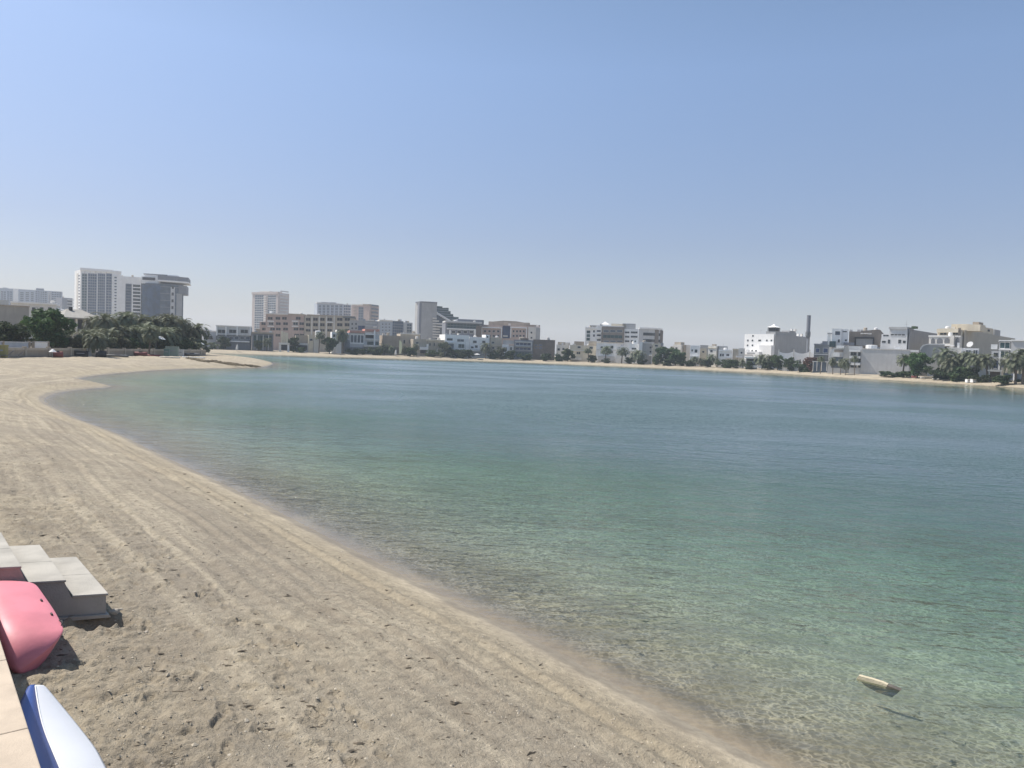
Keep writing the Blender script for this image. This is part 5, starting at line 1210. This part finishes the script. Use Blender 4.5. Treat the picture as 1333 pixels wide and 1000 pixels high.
for px, top, off in ((104, 434, 3), (118, 438, 3), (136, 436, 3), (150, 432, 3), (163, 437, 4), (177, 438, 4), (190, 436, 5), (205, 438, 4), (219, 438, 4), (233, 437, 4), (246, 438, 4), (258, 440, 3), (170, 430, 9), (198, 430, 10), (225, 430, 10), (90, 436, 5)):
    plant('shrub' if px % 2 else 'pale', px, top, wd(px, off), HG, 'hedge shrubs of the left grove', 1.0)

def FT(px, off): return far_d(px) + off
FARTREES = (
 ('pale', 266, 446, 20, 'greyish bush at the left end of the far shore below the pale annex', 1.2), ('pale', 277, 445, 16, 'larger greyish bush left of the terrace house garden', 1.3),
 ('tree', 291, 437, 20, 'dark tree before the left window of the terrace house', 1.0), ('tree', 336, 442, 14, 'small dark tree before the greenish glass house', .8), ('palm', 347, 438, 14, 'thin palm at the right part of the glass house', .9),
 ('tree', 382, 438, 15, 'dark tree just right of the cream gateway', 1.3), ('shrub', 393, 452, 10, 'low dark bush on the beach edge right of the cream gateway', 1.5),
 ('palm', 415, 431, 12, 'slim palm between the cream beach villa and round tree', .9), ('tree', 429, 438, 11, 'round dark green tree left of the narrow white villa', 1.1), ('palm', 446, 426, 12, 'tall palm at the left side of the salmon roofed house', .8),
 ('shrub', 460, 453, 10, 'dark bush in front of the glazed bay of the salmon roofed house', 1.5), ('shrub', 474, 454, 10, 'dark bush at the foot of the salmon roofed house', 1.4), ('shrub', 489, 451, 10, 'dark bush below the open balconies of the salmon roofed house', 1.2),
 ('dense', 500, 444, 14, 'palm at the left end of the low beige houses', 1.2), ('dense', 509, 447, 12, 'bushy palm left of the tall cream beach flag', 1.1), ('dense', 527, 447, 12, 'bushy palm right of the tall cream beach flag', 1.1), ('shrub', 534, 452, 10, 'dark bush between the beach flag and the white porch', 1.3),
 ('palm', 542, 446, 12, 'palm beside the small white porch of the beige villa', 1.0), ('shrub', 562, 455, 10, 'green bush in front of the beige villa wing', 1.4), ('pale', 578, 444, 12, 'grey green tall bush at the left corner of the white cubic villa', .75), ('shrub', 586, 454, 10, 'dark bush below the left windows of the white cubic villa', 1.3),
 ('shrub', 598, 454, 10, 'dark bush below the middle window of the white cubic villa', 1.3), ('shrub', 610, 455, 10, 'dark bush at the right corner of the white cubic villa', 1.2), ('palm', 632, 444, 11, 'dark palm before the raised stair tower villa', 1.1), ('shrub', 642, 457, 10, 'dark bush before the narrow beige villa', 1.2),
 ('pale', 651, 451, 11, 'grey green bush between the beige villa and the arched house', 1.0), ('shrub', 667, 456, 10, 'dark bush between the arched house and brown villa', 1.4), ('shrub', 684, 460, 10, 'dark bush before the glazed half of the brown villa', 1.6), ('shrub', 712, 460, 10, 'dark bush at the foot of the brown stone wing', 1.5),
 ('tree', 739, 453, 11, 'round dark tree right of the brown villa', 1.15), ('shrub', 729, 460, 10, 'dark bush before the small cream house', 1.1), ('palm', 766, 453, 11, 'leftmost palm of the row before the pale villas', 1.25), ('shrub', 770, 462, 10, 'dark bush under the leftmost palm of the row', 1.2),
 ('palm', 788, 449, 11, 'palm before the small square windows of the white gabled villa', 1.15), ('palm', 809, 450, 11, 'palm left of the white turret villa', 1.2), ('shrub', 789, 466, 10, 'dark bush under the palm of the white gabled villa', 1.3), ('dense', 831, 451, 12, 'dense palm before the grey villa', 1.2), ('shrub', 818, 465, 11, 'dark bush right of the third palm of the row', 1.3), ('shrub', 836, 467, 10, 'dark bush below the dense palm', 1.4), ('shrub', 856, 463, 11, 'dark bush before the cream three storey villa', 1.0),
 ('tree', 866, 450, 13, 'left one of the two big round trees right of the white office block', 1.1), ('tree', 879, 453, 13, 'right one of the two big round trees right of the white office block', 1.1), ('shrub', 870, 467, 10, 'green bush under the big round trees', 1.8), ('shrub', 889, 463, 11, 'green bush before the beige house with a shaded side', 1.3), ('shrub', 897, 467, 10, 'low green bush at the corner of the bright white narrow house', 1.3),
 ('dense', 905, 461, 12, 'left palm before the bright white narrow house', 1.1), ('dense', 913, 463, 12, 'right palm before the low cream house', 1.1), ('palm', 925, 459, 12, 'palm before the tall cream house', 1.2), ('shrub', 920, 468, 10, 'dark bush left of the tall cream house palm', 1.4), ('dense', 934, 464, 12, 'bushy palm at the left corner of the broad low white house', 1.0), ('shrub', 945, 467, 11, 'dark bush before the paired windows of the white house', 1.3), ('shrub', 955, 468, 11, 'dark bush right of the broad low white house', 1.3),
 ('dense', 967, 464, 12, 'bushy palm left of the pale awnings', 1.0), ('shrub', 977, 469, 10, 'dark bush under the pale awnings', 1.2), ('dense', 992, 457, 13, 'left palm of the dense clump in front of the large white block', 1.2), ('dense', 1003, 457, 14, 'middle palm of the dense clump in front of the large white block', 1.2), ('tree', 1012, 461, 12, 'dark tree at the right of the dense clump below the grey shaded block', 1.1), ('shrub', 999, 470, 10, 'dark bush under the dense palm clump', 1.7), ('tree', 1028, 464, 13, 'dark green tree behind the curved roof of the beach pavilion', .9),
 ('red', 1056, 464, 12, 'reddish leafy shrub beside the little beach hut', 1.1), ('shrub', 1046, 468, 12, 'dark bush behind the roof of the little beach hut', 1.0), ('palm', 1068, 463, 7, 'first thin palm before the glazed garden fence', .8), ('palm', 1084, 464, 7, 'second thin palm before the glazed garden fence', .8), ('palm', 1094, 465, 7, 'third thin palm before the glazed garden fence', .75), ('palm', 1101, 464, 7, 'fourth thin palm before the glazed garden fence', .75), ('palm', 1112, 462, 7, 'thin palm right of the stacked white balconies', .7),
 ('palm', 1175, 459, 8, 'single palm with full crown against the blank pale villa wall', 1.25), ('green', 1194, 458, 8, 'bright green round tree right of the single palm', 1.05), ('shrub', 1152, 483, 7, 'low hedge bush at the foot of the blank wall', 2.4), ('shrub', 1166, 483, 7, 'low dark hedge bush left of the single palm trunk', 2.2), ('shrub', 1180, 483, 7, 'low dark hedge bush right of the single palm trunk', 2.0),
 ('palm', 1224, 449, 9, 'tall palm before the rounded grey villa', 1.15), ('dense', 1238, 459, 8, 'left palm of the dark row before the two storey white house', 1.05), ('palm', 1246, 455, 10, 'second palm of the dark row before the two storey white house', 1.0), ('palm', 1257, 456, 9, 'third palm of the dark row before the two storey white house', 1.0), ('palm', 1268, 458, 6, 'palm with dark trunk above the two white beach crates', 1.1), ('palm', 1285, 457, 8, 'palm just left of the stacked glass villa', 1.1),
 ('palm', 1322, 454, 6, 'palm before the pale villa near the right edge', 1.15), ('palm', 1331, 452, 7, 'rightmost palm at the right edge of the photo', 1.15), ('shrub', 1222, 476, 8, 'dark hedge bush under the tall palm of the rounded villa', 1.5), ('shrub', 1236, 476, 7, 'dark hedge bush left under the dark palm row', 1.6), ('shrub', 1250, 476, 7, 'dark hedge bush in the middle under the dark palm row', 1.6), ('shrub', 1263, 478, 7, 'dark hedge bush right under the dark palm row', 1.5), ('shrub', 1278, 487, 5, 'low bush left of the beach shelter', 1.5), ('shrub', 1311, 488, 4, 'dark low bush right of the beach shelter', 2.2))
for kind, px, top, off, lab, w in FARTREES:
    plant(kind, px, top, FT(px, off), lab, 'trees of the far shore', w)
for k in PROTO.values():
    for o in k:
        if o.name not in used:
            for c in list(o.children): bpy.data.objects.remove(c)
            bpy.data.objects.remove(o)

# ------------------------------------------------------------------ small things on the beaches
def spot(px, Y): 
    p = column(px, Y, 1.3); return p.x, p.y, ground_z(p.x, p.y)
def small(name, px, Y, label, cat, rz=0.0, group=None): return empty(name, spot(px, Y), rz, label, cat, group)
t = small('beach_flag', 519.5, FT(519, 7), 'tall cream feather flag standing on the far beach', 'flag')
h = size_at(20.5, FT(519, 7))
MB().tube([(0, 0, -.3), (0, 0, h * .98)], [.05, .03], 6).build('pole', STEEL, t)
MB().prism([(-.1, h * .12), (.9, h * .16), (1.3, h * .5), (1.1, h * .85), (.3, h), (-.1, h * .98)], -.03, .03).build('sail', mat('flag_cloth', (.66, .64, .42), .8, .04), t)
for px, Y, lab in ((308.5, FT(308, 4), 'closed white parasol before the terrace house garden'), (515, FT(515, 5), 'closed pale parasol left of the tall cream flag')):
    t = small('beach_parasol', px, Y, lab, 'parasol'); 
    MB().tube([(0, 0, -.2), (0, 0, 2.9)], [.05, .04], 6).build('pole', STEEL, t); MB().tube([(0, 0, .6), (0, 0, 1.4), (.1, 0, 2.4), (.15, 0, 3.0)], [.55, .5, .3, .05], 9).build('canopy', OFFW, t)
def parasol(px, Y, r, h, lab, tilt=0.0, m=None):
    t = small('beach_parasol', px, Y, lab, 'parasol'); 
    MB().tube([(0, 0, -.2), (0, 0, h)], [.04, .035], 6).build('pole', STEEL, t)
    c = MB().tube([(0, 0, h - .45), (0, 0, h - .2), (0, 0, h)], [r, r * .55, .05], 10).build('canopy', m or WHITE, t); c.rotation_euler = (0, tilt, 0)
parasol(203, wd(203, 3), 1.0, 4.2, 'open white parasol under the palms of the left grove', .25); parasol(262, wd(262, 2), .7, 3.0, 'small white parasol at the right end of the left grove')
parasol(621, FT(621, 6), 1.6, 2.6, 'white open parasol on the far beach before the stair tower villa'); parasol(68.5, wd(68, -1.5), .55, 1.3, 'low white parasol against the left beach wall beside a red kayak')
def hullbox(px, Y, L, W, Hh, rz, m, name, lab, cat, group=None):
    t = small(name, px, Y, lab, cat, rz, group); secs = []
    for i in range(11):
        s = i / 10; w = W / 2 * math.sin(math.pi * min(max(s, .02), .98)) ** .5; secs.append([((s - .5) * L, -w, .05 + Hh * .75), ((s - .5) * L, -w * .75, .05 + Hh * .2), ((s - .5) * L, 0, .02), ((s - .5) * L, w * .75, .05 + Hh * .2), ((s - .5) * L, w, .05 + Hh * .75), ((s - .5) * L, 0, .05 + Hh)])
    loft(secs).build('hull', m, t, True)
    MB().box(-L * .12, -W * .2, Hh * .9, L * .12, W * .2, Hh * 1.16).build('seat', DARK, t)
RED = mat('red_kayak_plastic', (.20, .06, .055), .7, .05); REDD = mat('faded_red_plastic', (.34, .10, .09), .5, .08)
hullbox(75.5, wd(75, -1.2), 1.4, .7, .9, .3, RED, 'kayak', 'red kayak end standing by the left beach wall', 'kayak'); hullbox(153, wd(153, -4), 3.6, .8, .35, .1, DGREY, 'kayak', 'dark kayak lying flat on the left sand before the hedge', 'kayak')
hullbox(183, wd(183, -1.6), 2.4, .8, .8, .2, RED, 'kayak', 'red kayak lying under the palms of the left wall', 'kayak'); hullbox(198, wd(198, -1.8), 3.0, .7, .45, .15, REDD, 'kayak', 'faded red kayak right of the bare palm trunk', 'kayak'); hullbox(250, wd(250, -1.7), 3.2, .8, .6, .1, DGREY, 'kayak', 'dark kayak at the right end of the left beach wall', 'kayak')
hullbox(131.5, wd(131, -3.4), 1.6, 1.3, 1.0, .4, DARK, 'dinghy', 'dark upturned dinghy on the sand before the bushy palm', 'dinghy')
hullbox(252, wd(252, -9), 4.4, .7, .22, .05, WHITE, 'paddle_board', 'white board lying on the sand below the end of the grove', 'paddle board'); hullbox(221, wd(221, -8), 3.8, .6, .2, .05, OFFW, 'paddle_board', 'pale board lying on the sand in front of the green crates', 'paddle board')
hullbox(1190, FT(1190, 5), 1.8, .6, .6, .1, REDD, 'kayak', 'reddish kayak under the bright green tree on the right shore', 'kayak'); hullbox(1201, FT(1201, 4.5), 1.6, .6, .5, .2, OFFW, 'kayak', 'pale kayak right of the bright green tree trunk', 'kayak')
def crate(px, Y, w, d, h, m, lab, rz=.2, name='beach_crate', cat='crate'):
    t = small(name, px, Y, lab, cat, rz)
    MB().box(-w / 2, -d / 2, -.1, w / 2, d / 2, h * .86).build('body', m, t); MB().box(-w / 2 - .04, -d / 2 - .04, h * .863, w / 2 + .04, d / 2 + .04, h).build('lid', m, t)
    MB().box(-w * .3, -d / 2 - .05, h * .5, w * .3, -d / 2 - .003, h * .62).build('handle', STEEL, t)
crate(1260, FT(1260, 3), 1.1, .9, .85, WHITE, 'left one of two white crates on the right beach'); crate(1267, FT(1267, 3), 1.2, .9, .85, WHITE, 'right one of two white crates on the right beach')
GREENBOX = mat('pale_green_plastic', (.26, .31, .27), .6, .06); TEALBOX = mat('teal_plastic', (.12, .20, .19), .6, .06)
crate(217, wd(217, -1.4), 1.0, .8, 1.4, TEALBOX, 'teal storage box by the left beach wall under the grove'); crate(224, wd(224, -1.0), 2.4, 1.0, 2.0, GREENBOX, 'large pale green storage box by the left beach wall'); crate(234, wd(234, -1.2), 1.5, .9, 1.4, LGREY, 'light grey storage box right of the pale green one'); crate(105.5, wd(105, -.8), 2.0, .6, 1.0, DARK, 'black storage box against the left beach wall'); crate(116, wd(116, -.8), .6, .5, 1.3, LGREY, 'narrow grey box right of the black storage box'); crate(1, wd(1, -1), 1.5, .9, 1.7, mat('mustard_cover', (.30, .27, .11), .8, .1), 'mustard covered box by the wall at the left edge')
for px, lab in ((21, 'folded dark sun chair on the sand by the left wall'), (8, 'dark sun chair at the left edge by the mustard box')):
    t = small('sun_chair', px, wd(px, -2), lab, 'chair', .4); MB().prism([(-.9, .25), (.3, .3), (.9, .95), (.85, 1.0), (.25, .38), (-.9, .33)], -.3, .3).build('seat', DGREY, t)
    for x, y in ((-.7, -.25), (-.7, .25), (.3, -.25), (.3, .25)): MB().box(x - .03, y - .03, -.05, x + .03, y + .03, .27).build('leg', STEEL, t)
for px, lab in ((1215, 'pale low boulder left on the right beach under the hedge'), (1221, 'cream boulder right on the right beach under the hedge')):
    x, y, z = spot(px, FT(px, 4)); rock('stone', (x, y), .55, px, mat('pale_boulder', (.5, .47, .4), .9, .15), .6, lab)
# line of weed left by the tide along the spit
g = random.Random(9); mb = MB()
for i in range(650):
    t = g.uniform(0, 1); x = 245 + 92 * t; y = 467.0 + 11.4 * t ** .8 + g.gauss(0, .32) * (1.2 - .5 * t)
    q = ray(x, y); p = None
    for k in range(110, 320, 2):
        c_ = CAM + q * (k / q.y)
        if c_.z <= ground_z(c_.x, c_.y): p = c_; break
    if p is None or ground_z(p.x, p.y) < -.03: continue
    gz = ground_z(p.x, p.y)
    s = g.uniform(.15, .5); mb.tube([(p.x - s, p.y + g.uniform(-.2, .2), gz), (p.x, p.y, gz + s * .22), (p.x + s, p.y + g.uniform(-.2, .2), gz)], [s * .12, s * .28, s * .1], 5)
tag(mb.build('tide_weed', mat('tide_weed', (.22, .175, .115), .9, .3, .5)), kind='stuff')
# ------------------------------------------------------------------ air, sky, sun, camera
SUN_AZ, SUN_EL = R(-71), R(54)
sunv = Vector((math.sin(SUN_AZ) * math.cos(SUN_EL), math.cos(SUN_AZ) * math.cos(SUN_EL), math.sin(SUN_EL)))
hz = MB().box(-3450, -300, -4.5, 3450, 3450, 115).build('haze', None)
tag(hz, kind='stuff')
m, nt, out = new_mat('haze_air')
pv = N(nt, 'ShaderNodeVolumePrincipled'); pv.inputs['Color'].default_value = (0.80, 0.87, 0.97, 1); pv.inputs['Density'].default_value = 0.00025
pv.inputs['Anisotropy'].default_value = 0.1
nt.links.new(pv.outputs[0], out.inputs['Volume']); hz.data.materials.append(m)

world = bpy.data.worlds.new('World'); scene.world = world; world.use_nodes = True
nt = world.node_tree; bg = nt.nodes['Background']
sky = N(nt, 'ShaderNodeTexSky', sky_type='NISHITA'); sky.sun_disc = False
sky.sun_elevation = SUN_EL; sky.sun_rotation = SUN_AZ
sky.air_density = 1.0; sky.dust_density = 1.2; sky.ozone_density = 2.0
sz = N(nt, 'ShaderNodeSeparateXYZ'); nt.links.new(N(nt, 'ShaderNodeTexCoord').outputs['Generated'], sz.inputs[0])
fade = N(nt, 'ShaderNodeValToRGB'); nt.links.new(sz.outputs[2], fade.inputs[0])   # dusty summer air: the low sky is duller than a clear one
el_ = fade.color_ramp.elements; el_[0].position = 0.0; el_[0].color = (0.62, 0.59, 0.65, 1); el_[1].position = 0.62; el_[1].color = (0.80, 0.87, 0.83, 1)
e_ = el_.new(0.14); e_.color = (0.69, 0.65, 0.72, 1); e_ = el_.new(0.34); e_.color = (0.92, 0.92, 0.96, 1)
nt.links.new(mixc(nt, 1.0, sky.outputs[0], fade.outputs[0], 'MULTIPLY'), bg.inputs['Color']); bg.inputs['Strength'].default_value = 0.14
L = bpy.data.lights.new('sun', 'SUN'); L.energy = 5.0; L.angle = R(0.53); L.color = (1.0, 0.94, 0.86)
lo = bpy.data.objects.new('sun', L); COL.objects.link(lo); lo.rotation_euler = sunv.to_track_quat('Z', 'Y').to_euler(); lo.location = (0, 0, 60)

cam = bpy.data.cameras.new('camera'); cam.sensor_width = 36; cam.lens = 36 * F / W0; cam.clip_start = 0.1; cam.clip_end = 9000
co = bpy.data.objects.new('camera', cam); COL.objects.link(co)
co.matrix_world = Matrix.Translation(CAM) @ Matrix.Rotation(math.pi / 2 - PITCH, 4, 'X') @ Matrix.Rotation(ROLL, 4, 'Z')
scene.camera = co
scene.view_settings.view_transform = 'Standard'; scene.view_settings.look = 'None'
scene.view_settings.exposure = 0.19; scene.view_settings.gamma = 1.0
scene.cycles.use_denoising = True
scene.cycles.max_bounces = 8; scene.cycles.transparent_max_bounces = 12; scene.cycles.volume_bounces = 1
